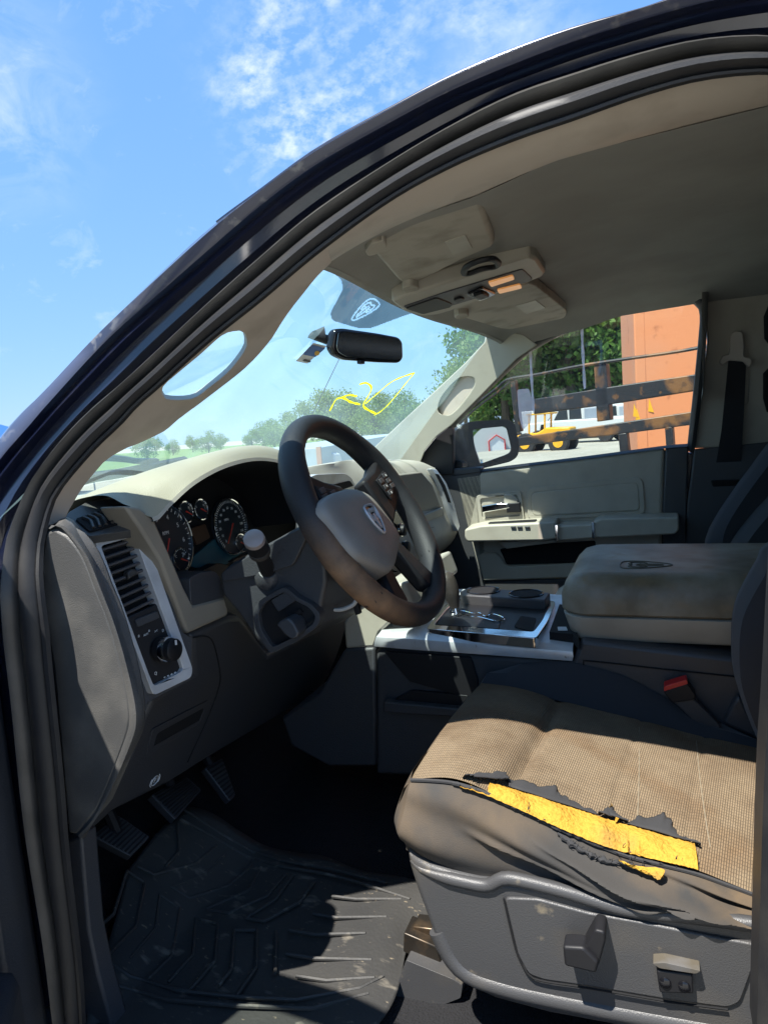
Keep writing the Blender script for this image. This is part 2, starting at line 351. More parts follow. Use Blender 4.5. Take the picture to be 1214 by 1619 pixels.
# rear half of the cab and body shell (mostly behind the camera's right edge)
sh = MB()
sh.box((1.16, -.90, .85), (1.08, .06, .78)); sh.box((1.22, .95, .85), (.95, .05, .78)); sh.box((1.70, 0, .95), (.05, 1.86, .70))
sh.box((1.70, -.76, 1.53), (.05, .22, .46)); sh.box((1.70, .76, 1.53), (.05, .22, .46)); sh.box((.98, 0, .52), (2.9, 1.84, .05))
for sg in (-1, 1):
    oo = 0 if sg > 0 else -.06
    sh.prism([V((x, sg*(y+oo), z)) for x, y, z in ((.62, .93, 1.24), (.78, .93, 1.24), (.80, .80, 1.72), (.64, .80, 1.72))], (0, sg*.04, 0))
    sh.prism([V((x, sg*y, z)) for x, y, z in ((1.5, .86, 1.24), (1.72, .86, 1.24), (1.72, .70, 1.72), (1.5, .70, 1.72))], (0, sg*.04, 0))
    sh.prism([V((x, sg*(y+oo), z)) for x, y, z in ((.6, .81, 1.66), (1.72, .81, 1.66), (1.72, .76, 1.78), (.6, .76, 1.78))], (0, sg*.04, 0))
sh.box((.62, .92, .9), (.32, .05, .74))
sh.build('cab_shell', paint, P, bevel=.006)
for sg in (-1, 1): MB().prism([V((x, sg*y, z)) for x, y, z in ((.76, .875, 1.24), (1.52, .875, 1.24), (1.52, .72, 1.68), (.76, .72, 1.68))], (0, sg*.004, 0)).build('rear_side_window', dglass, P)
MB().box((1.70, 0, 1.52), (.006, 1.3, .42)).build('rear_window', dglass, P)
hood = MB()
hrow = []
for i in range(9):
    t = i/8; w = .80-.05*t
    hrow.append([V((-.78-1.05*t+.12*(y*y), y*w, 1.17-.05*t-.07*t*t+.03*(1-y*y)+(.02 if .45 < abs(y) < .75 else 0))) for y in [k/10-1 for k in range(21)]])
MB().grid(hrow).build('hood', paint, P, solid=.006)
fd = []
for i in range(9):
    t = i/8; x = -.47-1.35*t
    fd.append([V((x, -.93-.03*math.sin(t*3), z)) for z in (.55, .8, 1.0, 1.08)]+[V((x, -.86, 1.13-.08*t)), V((x, -.79, 1.13-.10*t))])
MB().grid(fd).build('fender', paint, P, solid=.006)
MB().grid([[V((p.x, -p.y, p.z)) for p in r] for r in fd]).build('fender', paint, P, solid=.006)
MB().box((-.40, -.885, .80), (.10, .06, .84)).build('hinge_pillar', dark, P, bevel=.01)
# ---- open driver door: inner panel, frame, glass, hinged at the front pillar and swung out
dd = V((math.cos(R(-50)), math.sin(R(-50)), 0)); dn = V((-dd.y, dd.x, 0))     # dn points into the cab side
H0 = V((-.385, -.90, 0))
def dp(s, z, o=0): return H0+dd*s+ZA*z+dn*o
door = MB().prism([dp(s, z) for s, z in ((.02, .45), (.98, .45), (1.0, 1.25), (.03, 1.23))], -dn*.09).build('driver_door', dark, P, bevel=.02)
fr = MB(); fr.tube(cr([dp(.06, 1.22, -.04), dp(.2, 1.42, .0), dp(.42, 1.62, .07), dp(.62, 1.69, .09), dp(.9, 1.69, .09), dp(.99, 1.64, .075), dp(1.0, 1.24, -.04)], 40), .028, 8)
fr.build('window_frame', paint, door)
MB().prism([dp(.0, 1.2, -.03), dp(.0, 1.46, -.02), dp(.06, 1.50, .0), dp(.13, 1.49, .0), dp(.20, 1.43, .01), dp(.225, 1.2, -.03)], -dn*.03).build('mirror_sail', black, door, bevel=.01)
MB().prism([dp(.1, 1.24, -.04), dp(.24, 1.43, .0), dp(.44, 1.61, .07), dp(.96, 1.66, .08), dp(.98, 1.24, -.04)], dn*.004).build('window_glass', sglass, door)
MB().prism([dp(s, z, .002) for s, z in ((.08, .62), (.9, .62), (.9, .8), (.08, .8))], dn*.05).build('map_pocket', dark, door, bevel=.02)
MB().prism([dp(s, z, .002) for s, z in ((.25, .98), (.95, 1.0), (.95, 1.07), (.25, 1.06))], dn*.07).build('armrest', taupe, door, bevel=.02)
# ---- driver A-pillar trim with grab-handle loop
E5 = [(518, 417), (560, 385), (620, 350), (697, 313), (747, 292), (861, 250), (1009, 203), (1108, 170), (1214, 148), (1300, 140), (1420, 140)]
ad = V((.33, .19, .36)).normalized(); aw = V((-.14, .10, 0)).normalized(); an = ad.cross(aw).normalized()
an = V((.27, .085, .28)).normalized().cross(V((.0, 1, 0))).normalized(); a0 = U(329, 542, 1, -.748)
e4z = sorted(((p.z, p.x) for p in e4 if 1.27 < p.z < 1.72))
def xe4(z):
    if z <= e4z[0][0]: return e4z[0][1]
    for (za, xa), (zb, xb) in zip(e4z, e4z[1:]):
        if z <= zb: return xa+(xb-xa)*(z-za)/max(zb-za, 1e-6)
    return e4z[-1][1]
def AP(x, y):
    d = ray(x, y); a, b = .3, 2.5      # walk along the ray until it reaches the trim surface just ahead of the seal
    for _ in range(50):
        m = (a+b)/2; p = CAM+d*m
        if p.x > xe4(p.z)-.016: a = m
        else: b = m
    return CAM+d*a
e4a = [(75, 834), (77, 808), (93, 767), (120, 733), (151, 699), (186, 667), (212, 638), (242, 612), (324, 538), (407, 472), (495, 398), (517, 384)]
ain = [(524, 415), (500, 439), (480, 464), (461, 488), (443, 514), (428, 538), (391, 579), (329, 628), (280, 665), (260, 682), (218, 702), (200, 709), (169, 727), (149, 749), (131, 771), (120, 789), (110, 806), (104, 820)]
hole = [(257, 612), (274, 596), (316, 561), (345, 535), (360, 526), (385, 524), (391, 542), (385, 558), (362, 587), (332, 612), (305, 630), (268, 632), (258, 626)]
hole_s = [tuple(p.to_2d()) for p in cr([V((*h, 0)) for h in hole], 36, True)]
MB().prism(T(e4a+[tuple(p.to_2d()) for p in cr([V((*h, 0)) for h in ain], 40)], AP), (-.019, .024, .008), [T(hole_s, AP)]).build('pillar_trim', beige_pillar, P, bevel=.0015)
seam = MB()
for pts in ([(388, 524), (404, 512), (409, 500), (402, 488)], [(250, 619), (252, 640), (290, 652)]):
    seam.tube(cr([AP(x, y)-an*.0 for x, y in pts], 14), .0008, 5)
sg_ = an if (CAM-a0).dot(an) > 0 else -an
# roof side trim + headliner
def hz(x, y):
    ks = [(-.06, 1.640), (-.02, 1.655), (.05, 1.685), (.15, 1.705), (.25, 1.718), (.35, 1.742), (.6, 1.752), (3, 1.752)]
    for (a, za), (b, zb) in zip(ks, ks[1:]):
        if x <= b: z = za+(zb-za)*(x-a)/(b-a); break
    return z-.045*(abs(y)/.66)**4
e5 = cr(T(E5, Y_(-.645)), N)
e4r = cr([SIDE(.012)(*p) for p in E4[19:]], N)
MB().grid([e4r, lerp_rows(e4r, e5, .5, .0), e5, [V((p.x, -.61, (p.z+hz(p.x, -.60))/2)) for p in e5], [V((p.x, -.595, hz(p.x, -.595)+.001)) for p in e5]]).build('roof_side_trim', beige_pillar, P)
hg = []
for i in range(50):
    x = -.02+1.72*(i/49)**1.6; w = .70; ff = (1-i/49)**6
    hg.append([V((x+ff*(.045*(y/.55)**2), y, hz(x+ff*(.03*(y/.55)**2), y))) for y in [-.60+(w+.60)*k/40 for k in range(41)]])
hg.insert(0, [p+V((-.012, 0, -.002)) for p in hg[0]]); hg.insert(0, [p+V((-.0, 0, .03)) for p in hg[0]])
MB().grid(hg).build('headliner', headl, P)
# ---- sun visors
def visor(pts, plane, name, clip, patch, badge):
    o = prism(name, pts, plane, (0, 0, .02), visorm, P, bevel=.007, rad=9, seg=3)
    d = V((0, 0, -.0015))
    prism('label_patch', patch, lambda x, y: plane(x, y)+d, (0, 0, .002), beige, o, bevel=0)
    for c in clip: prism('pivot_clip', c, lambda x, y: plane(x, y)+V((0, 0, -.012)), (0, 0, .014), visorm, o, bevel=.004, rad=4)
    return o
vpl = pl((0, 0, 1.661), (-.15, 0, 1))
visor([(580, 388), (590, 368), (697, 314), (734, 297), (755, 304), (784, 388), (730, 411), (662, 446), (632, 448)], vpl, 'sun_visor',
      [[(576, 384), (585, 372), (606, 366), (612, 377), (592, 390), (580, 392)], [(634, 445), (650, 440), (662, 443), (661, 450), (640, 455)]],
      [(703, 381), (735, 371), (746, 391), (716, 402)], None)
vo = bpy.data.objects['sun_visor']
hold = MB(); hp = cr([vpl(x, y)+V((0, 0, -.012)) for x, y in ((733, 421), (736, 411), (752, 402), (775, 397), (786, 403), (783, 410), (760, 414), (744, 420))], 40, True)
hold.tube(hp, .006, 8, True, .8); hold.build('garage_remote_clip', black, vo)
vpl2 = pl((0, 0, 1.662), (-.15, .02, 1))
visor([(720, 486), (838, 448), (851, 455), (897, 492), (892, 503), (806, 521), (790, 519), (716, 497)], vpl2, 'sun_visor',
      [[(716, 494), (724, 488), (738, 487), (742, 492), (726, 498)]], [(815, 483), (846, 474), (862, 486), (832, 496)], None)
# ---- overhead console
opl = pl((0, 0, 1.641), (-.235, 0, 1))
oc = prism('overhead_console', [(619, 477), (640, 469), (837, 406), (848, 410), (862, 431), (856, 438), (714, 491), (690, 498), (668, 500), (639, 493)], opl, (0, 0, .03), taupe, P, bevel=.005)
od = lambda z: (lambda x, y: opl(x, y)+V((0, 0, -z)))
prism('switch_panel', [(636, 484), (700, 462), (826, 424), (843, 441), (800, 456), (668, 496)], od(.002), (0, 0, .004), dark, oc, bevel=.001, rad=5)
prism('storage_bin_door', [(640, 485), (690, 468), (715, 478), (712, 483), (668, 494)], od(.004), (0, 0, .003), black, oc, bevel=.001, rad=4)
prism('sunglass_button', [(716, 471), (728, 466), (735, 469), (722, 475)], od(.006), (0, 0, .005), black, oc, bevel=.001, rad=4)
prism('console_knob_panel', [(738, 461), (762, 450), (784, 460), (758, 471)], od(.007), (0, 0, .006), gloss, oc, bevel=.002, rad=3)
prism('console_switch', [(747, 460), (762, 454), (774, 460), (757, 466)], od(.012), (0, 0, .006), black, oc, bevel=.002, rad=3)
prism('map_light', [(771, 443), (810, 432), (813, 438), (776, 450)], od(.005), (0, 0, .004), amber, oc, bevel=.001, rad=2)
prism('map_light', [(785, 455), (821, 446), (825, 452), (789, 461)], od(.005), (0, 0, .004), amber, oc, bevel=.001, rad=2)
# ---- windshield
def WS(u, v):
    return V((-.62+.45*v+.19*u*u, u*(.83-.19*v), 1.27+.41*v+.02*(1-u*u)*v))
wsg = [[WS((k/20-1)*1.04, j/16*1.08) for k in range(41)] for j in range(17)]
ws = MB().grid(wsg).build('windshield', wshield, P)
bv = BVHTree.FromPolygons([tuple(p) for r in wsg for p in r], [(i*41+j, i*41+j+1, (i+1)*41+j+1, (i+1)*41+j) for i in range(16) for j in range(40)])
bigw = [[WS((k/20-1)*1.1, j/16*1.2) for k in range(41)] for j in range(17)]
bv = BVHTree.FromPolygons([tuple(p) for r in bigw for p in r], [(i*41+j, i*41+j+1, (i+1)*41+j+1, (i+1)*41+j) for i in range(16) for j in range(40)])
def onws(x, y, off=0.004):
    d = ray(x, y).normalized(); h = bv.ray_cast(CAM, d)
    if h[0] is None: return U(x, y, 0, -.2)
    n = h[1] if h[1].dot(d) < 0 else -h[1]
    return h[0]+n*off
ws_patch = rnd([(505, 400), (518, 425), (538, 440), (541, 455), (521, 493), (523, 505), (566, 518), (584, 518), (640, 497), (700, 480), (690, 440), (600, 420)], 8)
wq = lambda a: V((575+a[1]*35-a[0]*-20, 489-a[1]*28+a[0]*14, 0))
strokes = [cr([wq(a) for a in SHIELD], 60, True), cr([wq(a) for a in FACE], 24, True)]+[cr([wq((a[0]*sg, a[1])) for a in HORN], 24) for sg in (-1, 1)]
spts = [(p.x, p.y) for st_ in strokes for p in st_]
def inside(x, y, poly):
    c = False; m = len(poly)
    for i in range(m):
        (x1, y1), (x2, y2) = poly[i], poly[i-1]
        if (y1 > y) != (y2 > y) and x < (x2-x1)*(y-y1)/(y2-y1)+x1: c = not c
    return c
pm = MB(); idx = {}; pvs = []; pfs = []
def pvert(i, j):
    if (i, j) not in idx: idx[(i, j)] = len(pvs); pvs.append(onws(500+i*1.25, 395+j*1.25, .003))
    return idx[(i, j)]
for i in range(165):
    for j in range(105):
        x, y = 500+(i+.5)*1.25, 395+(j+.5)*1.25
        if not inside(x, y, ws_patch): continue
        if 545 < x < 605 and 462 < y < 515 and min((x-a)**2+(y-b)**2 for a, b in spts) < 1.7: continue
        pfs.append((pvert(i, j), pvert(i+1, j), pvert(i+1, j+1), pvert(i, j+1)))
pm.add(pvs, pfs); pm.build('dotted_sun_patch', frit, ws)
mk = MB()
for st in ([(520, 648), (526, 636), (531, 629), (542, 628), (553, 634), (568, 638)], [(536, 628), (550, 623), (563, 625)],
           [(567, 606), (578, 604), (586, 612), (580, 626), (573, 638), (578, 645), (594, 653)], [(576, 637), (596, 620), (615, 604), (633, 595), (654, 588)], [(654, 588), (640, 605), (618, 632), (602, 648), (590, 655)]):
    mk.tube(cr([onws(x, y, .004) for x, y in st], 24), [.0036+.0008*math.sin(i*1.3) for i in range(24)], 6, flat=.25, up=(-.67, 0, .74))
mk.build('yellow_marker_scrawl', ymark, ws)
st = MB().prism([onws(x, y, .004) for x, y in ((493, 541), (514, 546), (484, 573), (466, 569))], (.001, 0, .001)).build('inspection_sticker', ink, ws)
blue_m = mat('sticker_blue', (.05, .16, .45), .5); gold = mat('sticker_gold', (.8, .45, .05), .5)
MB().prism([onws(x, y, .0055) for x, y in ((491, 544), (511, 549), (496, 562), (477, 558))], (.001, 0, .001)).build('sticker_print', blue_m, st)
MB().prism([onws(498+4*math.cos(a), 556+3.5*math.sin(a), .0065) for a in [k*.52 for k in range(12)]], (.001, 0, .001)).build('sticker_seal', gold, st)
MB().prism([onws(x, y, .0055) for x, y in ((478, 566), (489, 569), (487, 571), (476, 568))], (.001, 0, .001)).build('sticker_print', dark, st)
# rear-view mirror
rp_ = [(527, 527), (532, 520), (545, 519), (600, 527), (632, 533), (638, 541), (639, 566), (633, 574), (600, 573), (545, 569), (530, 562), (524, 550)]
mpl = pl((-.16, 0, 1.60), (.80, -.55, -.16))
rv = prism('rear_view_mirror', rp_, mpl, (-.022, .012, .003), gloss, P, bevel=.008, rad=5, seg=3)
prism('mirror_glass', [(534, 526), (546, 524), (600, 531), (630, 537), (633, 543), (634, 564), (630, 569), (600, 568), (546, 564), (534, 557), (531, 548)], lambda x, y: mpl(x, y)+V((.003, -.002, 0)), (-.001, 0, 0), rvm_glass, rv, bevel=0, rad=4)
mm = MB(); mm.tube([mpl(545, 538)+V((-.03, .02, 0)), mpl(518, 532)+V((-.05, .02, .012)), onws(512, 524)], [.012, .010, .014], 10); mm.build('mirror_mount', black, rv)
MB().box(mpl(573, 571)+V((-.004, 0, -.002)), (.012, .02, .008)).build('mirror_lever', black, rv, bevel=.002)
# ---- passenger A-pillar trim
pn = V((.41, 1, .12)).normalized(); p0 = U(700, 640, 1, .72); PP = pl(p0, pn)
outl = [(776, 518), (769, 526), (767, 540), (735, 574), (690, 616), (640, 662), (592, 707), (596, 728), (664, 732), (672, 712), (690, 690), (714, 672), (760, 626), (817, 567), (850, 545), (830, 530)]
rec = [tuple(p.to_2d()) for p in cr([V((*h, 0)) for h in [(738, 595), (749, 598), (750, 610), (735, 632), (716, 653), (700, 656), (692, 648), (697, 630), (714, 608), (726, 598)]], 30, True)]
pt_ = MB().prism(T(outl, PP), (-.008, .02, 0), [T(rec, PP)]).build('pillar_trim', mat('cream_pillar', (.345, .315, .25), .55, bump=(700, .1, .0006), var=(14, (.29, .26, .20), .5, .8)), P, bevel=.003)
rc0 = (720, 625); MB().prism([PP(rc0[0]+(x-rc0[0])*1.12, rc0[1]+(y-rc0[1])*1.08)+V((-.008, .019, 0)) for x, y in rec], (-.003, .003, 0)).build('grab_handle_recess', beige_pillar, pt_)
# ---- passenger roof rail, window, door
wtop = [(714, 676), (735, 652), (767, 618), (823, 565), (850, 546), (878, 531), (915, 514), (954, 501), (1000, 491), (1039, 484), (1075, 477), (1090, 475), (1103, 482), (1107, 498), (1104, 540), (1096, 620), (1086, 712)]
def pside(z): return .845 - max(0, z-1.27)*.37
def PS(off=0):
    def f(x, y):
        d = ray(x, y); a, b = .5, 5.0
        for _ in range(50):
            m = (a+b)/2; p = CAM+d*m
            if p.y < pside(p.z)+off: a = m
            else: b = m
        return CAM+d*a
    return f
w3 = cr(T(wtop, PS()), 70)
cen = V((.3, .78, 1.45))
inn = [p+(cen-p).normalized()*.0 for p in w3]
outw = [p+(V((p.x-cen.x, 0, p.z-cen.z)).normalized())*.022+V((0, -.012, 0)) for p in w3]
wseal = MB().grid([[p+V((0, .05, 0)) for p in w3], w3, [a.lerp(b, .5)+V((0, -.008, 0)) for a, b in zip(w3, outw)], outw, [p+V((0, .03, 0)) for p in outw]])
wseal.build('window_seal', rubber, P)
# headliner-side trim above passenger window
top_i = [p for p in outw[18:62]]
rr = [[p+V((0, .012, 0)) for p in top_i], [V((p.x, min(p.y-.02, .68), max(p.z+.03, 0))) for p in top_i], [V((p.x, .63, hz(max(p.x, -.02), .63)+.004)) for p in top_i]]
MB().grid(rr).build('roof_side_trim', headl, P)
# passenger window glass
gl = MB().prism(T([(700, 700), (735, 652), (823, 563), (878, 529), (954, 499), (1039, 482), (1092, 473), (1106, 490), (1098, 640), (1088, 715), (715, 756)], PS(.03)), (0, .004, 0)).build('side_window', sglass, P)
for pts in ([(838, 552), (840, 600), (843, 652)], [(919, 512), (921, 560), (924, 614)]):
    MB().tube(cr([PS(.024)(x, y) for x, y in pts], 14), [.0045+.001*math.sin(i*1.3) for i in range(14)], 6, flat=.2, up=(0, 1, 0)).build('dried_water_streak', streakm, gl)
MB().prism(T(rnd([(817, 616), (836, 614), (842, 640), (838, 668), (826, 680), (820, 660)], 4), PS(.024)), (0, .001, 0)).build('pale_patch', palem, gl)  # pale see-through patch on the glass
# sail panel
prism('sail_panel', [(660, 732), (672, 712), (690, 690), (712, 672), (716, 680), (716, 750), (690, 752)], Y_(.825), (0, .03, 0), black, P, bevel=.003)
# passenger door
pd = prism('passenger_door', [(716, 752), (760, 746), (814, 738), (930, 724), (1051, 708), (1049, 760), (1046, 850), (1046, 900), (900, 960), (770, 955), (752, 900), (736, 840)], Y_(.835), (0, .05, 0), taupe, P, bevel=.012, seg=3)
MB().grid([cr(T([(716, 752), (814, 739), (930, 725), (1051, 709), (1088, 706)], Y_(.832)), 20), cr([p+V((0, .02, .008)) for p in T([(716, 752), (814, 739), (930, 725), (1051, 709), (1088, 706)], Y_(.832))], 20), cr([p+V((0, .07, .004)) for p in T([(716, 752), (814, 739), (930, 725), (1051, 709), (1088, 706)], Y_(.832))], 20)]).build('window_sill', black, pd)
prism('door_end_trim', [(1051, 709), (1088, 704), (1086, 800), (1084, 900), (1044, 902), (1047, 800)], Y_(.834), (0, .05, 0), dark, pd, bevel=.006)
ins = prism('door_insert', [(838, 778), (1009, 761), (1013, 808), (840, 817)], Y_(.828), (0, .02, 0), taupe, pd, bevel=.006, rad=10, seg=3)
rim_o = rnd([(832, 772), (1015, 754), (1020, 813), (834, 823)], 12); rim_i = rnd([(839, 778), (1008, 762), (1012, 808), (841, 816)], 9)
MB().prism(T(rim_o, Y_(.829)), (0, .015, 0), [T(rim_i, Y_(.829))]).build('insert_border', taupe, ins, bevel=.004)
hb = MB().prism(T(rnd([(752, 783), (823, 776), (829, 825), (758, 830)], 6), Y_(.826)), (0, .012, 0), [T(rnd([(758, 788), (818, 782), (822, 816), (762, 820)], 5), Y_(.826))]).build('handle_bezel', taupe, pd, bevel=.003)
prism('handle_cup', [(757, 787), (819, 781), (823, 817), (761, 821)], Y_(.833), (0, .01, 0), beige, hb, bevel=0)
prism('door_handle', [(761, 800), (784, 796), (803, 796), (806, 803), (790, 806), (762, 811)], Y_(.812), (0, .012, 0), chrome, hb, bevel=.003, rad=2)
prism('lock_lever', [(802, 796), (821, 794), (823, 810), (800, 811)], Y_(.814), (0, .012, 0), black, hb, bevel=.003, rad=2)
prism('handle_knob', [(796, 781), (808, 781), (818, 788), (819, 797), (796, 797)], Y_(.82), (0, .01, 0), taupe, hb, bevel=.004, rad=4)
ar1 = prism('armrest', [(734, 837), (760, 831), (878, 825), (879, 852), (860, 855), (738, 857), (734, 850)], Y_(.752), (0, .085, .004), taupe, pd, bevel=.008, rad=4, seg=3)
prism('armrest', [(881, 832), (936, 829), (937, 851), (881, 855)], Y_(.768), (0, .07, .004), taupe, pd, bevel=.006, rad=3)
prism('armrest', [(936, 826), (950, 820), (1073, 818), (1073, 838), (1066, 845), (937, 851)], Y_(.755), (0, .082, .004), taupe, pd, bevel=.008, rad=4, seg=3)
for x, y in ((879, 843), (936.5, 839)):
    prism('chrome_clip', [(x-2, y-13), (x+2.5, y-13), (x+3, y+12), (x-1, y+12)], Y_(.75), (0, .03, 0), chrome, pd, bevel=.001)
prism('switch_plate', [(766, 834), (772, 831), (846, 827), (849, 833), (838, 837), (768, 840)], lambda x, y: U(x, y, 1, .765)+V((0, -.0, .003)), (0, .03, .006), black, ar1, bevel=.002)
swp = MB()
for x in (812, 822, 834): swp.box(U(x, 833, 1, .757), (.016, .02, .006))
swp.build('window_switch', dark, ar1, bevel=.001)
prism('map_pocket', [(789, 868), (850, 860), (941, 855), (941, 889), (800, 893), (795, 880)], Y_(.83), (0, .02, 0), void, pd, bevel=.002, rad=4)
prism('lower_door_panel', [(755, 880), (762, 875), (783, 874), (792, 882), (797, 892), (806, 896), (945, 889), (945, 912), (763, 918)], Y_(.818), (0, .03, 0), beige, pd, bevel=.004, rad=3)
prism('pull_cup_underside', [(788, 857), (878, 853), (878, 858), (845, 862), (800, 868)], Y_(.79), (0, .04, 0), taupe, pd, bevel=.003)
prism('scuff_plate', [(765, 919), (945, 914), (945, 970), (775, 965)], Y_(.826), (0, .03, 0), dark, pd, bevel=.003)
# passenger exterior mirror
mpn = V((.78, -.62, .020)).normalized(); mo = U(780, 705, 1, 1.03); MPL = pl(mo, mpn)
hs = rnd([(717, 682), (738, 667), (800, 663), (812, 668), (820, 706), (817, 722), (806, 730), (752, 743), (724, 743), (717, 728)], 8)
h3 = T(hs, MPL); hc = sum(h3, V())/len(h3)
em = MB().grid([h3, [p.lerp(hc, .06)-mpn*.05 for p in h3], [p.lerp(hc, .35)-mpn*.10 for p in h3], [p.lerp(hc, .8)-mpn*.12 for p in h3], [hc-mpn*.121 for p in h3]], True).build('exterior_mirror', black, P)
MB().prism(h3, mpn*.004, [T(rnd([(746, 679), (797, 674), (801, 678), (808, 708), (806, 715), (799, 719), (760, 733), (755, 731), (748, 700)], 4), MPL)]).build('mirror_bezel', black, em, bevel=.002)
mg = MB().prism([p-mpn*.0005 for p in T(rnd([(740, 673), (802, 668), (816, 716), (804, 726), (754, 741), (746, 736)], 4), MPL)], mpn*.0015).build('mirror_glass', mirror, em)
MB().tube([U(735, 735, 1, .99), U(718, 735, 1, .86)], .03, 10, flat=.6).build('mirror_arm', black, em)
# passenger B pillar, belt
prism('pillar_trim', [(1112, 466), (1140, 452), (1300, 440), (1300, 690), (1214, 702), (1097, 709), (1108, 620), (1118, 540)], pl((.7, .80, 1.4), (0, 1, .30)), (0, .04, 0), taupe, P, bevel=.004)
prism('pillar_lower_trim', [(1097, 711), (1300, 690), (1300, 900), (1083, 900), (1086, 800)], Y_(.82), (0, .05, 0), dark, P, bevel=.004)
prism('quarter_glass', [(1207, 500), (1216, 478), (1300, 470), (1300, 545), (1216, 546), (1208, 535)], pl((.7, .79, 1.4), (0, 1, .30)), (0, .02, 0), black, P, bevel=.003)
prism('quarter_glass', [(1206, 590), (1216, 580), (1300, 570), (1300, 660), (1212, 652), (1206, 630)], pl((.7, .79, 1.4), (0, 1, .30)), (0, .02, 0), black, P, bevel=.003)
prism('rear_door_panel', [(1290, 690), (1500, 660), (1500, 950), (1290, 950)], Y_(.83), (0, .05, 0), dark, P, bevel=.004)
bpl = pl((.65, .755, 1.5), (0, 1, .25))
bs = MB().prism(T(rnd([(1151, 568), (1179, 570), (1176, 640), (1169, 764), (1125, 770), (1140, 680)], 3), bpl), (0, .004, 0)).build('seat_belt', belt, P)
prism('belt_guide', [(1153, 530), (1160, 523), (1172, 526), (1175, 545), (1174, 565), (1186, 566), (1188, 574), (1182, 582), (1174, 572), (1150, 570), (1141, 580), (1136, 572), (1142, 562), (1152, 561)], lambda x, y: bpl(x, y)+V((0, -.012, 0)), (0, .03, 0), beige_pillar, bs, bevel=.005, rad=4)
prism('belt_slider_recess', [(1150, 545), (1156, 518), (1180, 520), (1186, 560), (1184, 640), (1148, 640)], lambda x, y: bpl(x, y)+V((0, .012, 0)), (0, .01, 0), taupe, bs, bevel=.004, rad=8)
tg = MB().prism(T(rnd([(1138, 772), (1151, 772), (1151, 793), (1138, 793)], 2), lambda x, y: bpl(x, y)+V((0, -.02, 0))), (0, .003, 0), [T([(1142, 781), (1147, 781), (1147, 788), (1142, 788)], lambda x, y: bpl(x, y)+V((0, -.02, 0)))]).build('belt_tongue', chrome, bs)
prism('tongue_grip', [(1122, 758), (1168, 757), (1166, 772), (1126, 774)], lambda x, y: bpl(x, y)+V((0, -.018, 0)), (0, .012, 0), black, bs, bevel=.003, rad=3)
# ---- steering wheel
WC = V((0, -.4226, 1.27)); tl = R(29.77); wn = V((math.cos(tl), 0, math.sin(tl))); wu = V((-math.sin(tl), 0, math.cos(tl)))
WR = .1805
def wp(a, r=WR, o=0): return WC+wu*math.cos(a)*r+YA*math.sin(a)*r+wn*o
rows = []; wear_sunlit = []
NA = 120; NK = 16
for i in range(NA):
    a = 2*math.pi*i/NA; c = wp(a); rad = wu*math.cos(a)+YA*math.sin(a)
    deg = math.degrees(a); thick = 1+.10*math.exp(-((deg-60)/14)**2)+.10*math.exp(-((deg-300)/14)**2)
    seam_d = min(abs(deg-s) for s in (40, 82, 128, 232, 278, 320)); g = .965 if seam_d < 1.6 else 1
    rows.append([c+(rad*math.cos(b)*.0185+wn*math.sin(b)*.0215)*thick*g for b in [2*math.pi*k/NK for k in range(NK)]])
    # worn brown with its sunlit tone painted in, driver-side lower left
    w = max(0, 1-abs(deg-240)/40); wear_sunlit += [min(1, 1.5*w)]*NK
mb = MB(); n0 = NK
vs = [p for r in rows for p in r]; fs = [(i*NK+j, i*NK+(j+1) % NK, ((i+1) % NA)*NK+(j+1) % NK, ((i+1) % NA)*NK+j) for i in range(NA) for j in range(NK)]
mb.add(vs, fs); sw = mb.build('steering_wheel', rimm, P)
at = sw.data.attributes.new('wear_sunlit', 'FLOAT', 'POINT'); at.data.foreach_set('value', wear_sunlit)
HP = pl(WC+wn*.028, wn)
hub = [(507, 792), (518, 782), (536, 775), (550, 772), (565, 773), (581, 781), (595, 795), (612, 817), (625, 835), (632, 848), (633, 858), (629, 878), (624, 897), (616, 904), (606, 901), (585, 891), (565, 880), (548, 861), (532, 839), (518, 820), (509, 806)]
ho = T([tuple(p.to_2d()) for p in cr([V((*h, 0)) for h in hub], 56, True)], HP); hcn = sum(ho, V())/len(ho)
hubm = MB().grid([[p-wn*.045 for p in ho], [p-wn*.006 for p in ho], [p.lerp(hcn, .03) for p in ho], [p.lerp(hcn, .10)+wn*.005 for p in ho], [p.lerp(hcn, .4)+wn*.009 for p in ho], [p.lerp(hcn, .8)+wn*.010 for p in ho], [hcn+wn*.010 for p in ho]], True)
hubm.build('airbag_cover', mat('airbag_taupe', (.25, .23, .205), .5, bump=(500, .2, .0006), var=(14, (.21, .19, .17), .45, .7)), sw)
ebm = MB(); ec = UP(594, 820, WC+wn*.040, wn); emblem(ebm, ec, YA, wu, .046, .0022, True, 1.0); ebm.build('wheel_emblem', mat('worn_chrome', (.50, .52, .55), .45, .5), sw)
MB().prism([ec+(YA*a[0]*.046+wu*a[1]*.046)-wn*.002 for a in SHIELD], -wn*.004).build('emblem_backing', gloss, sw)
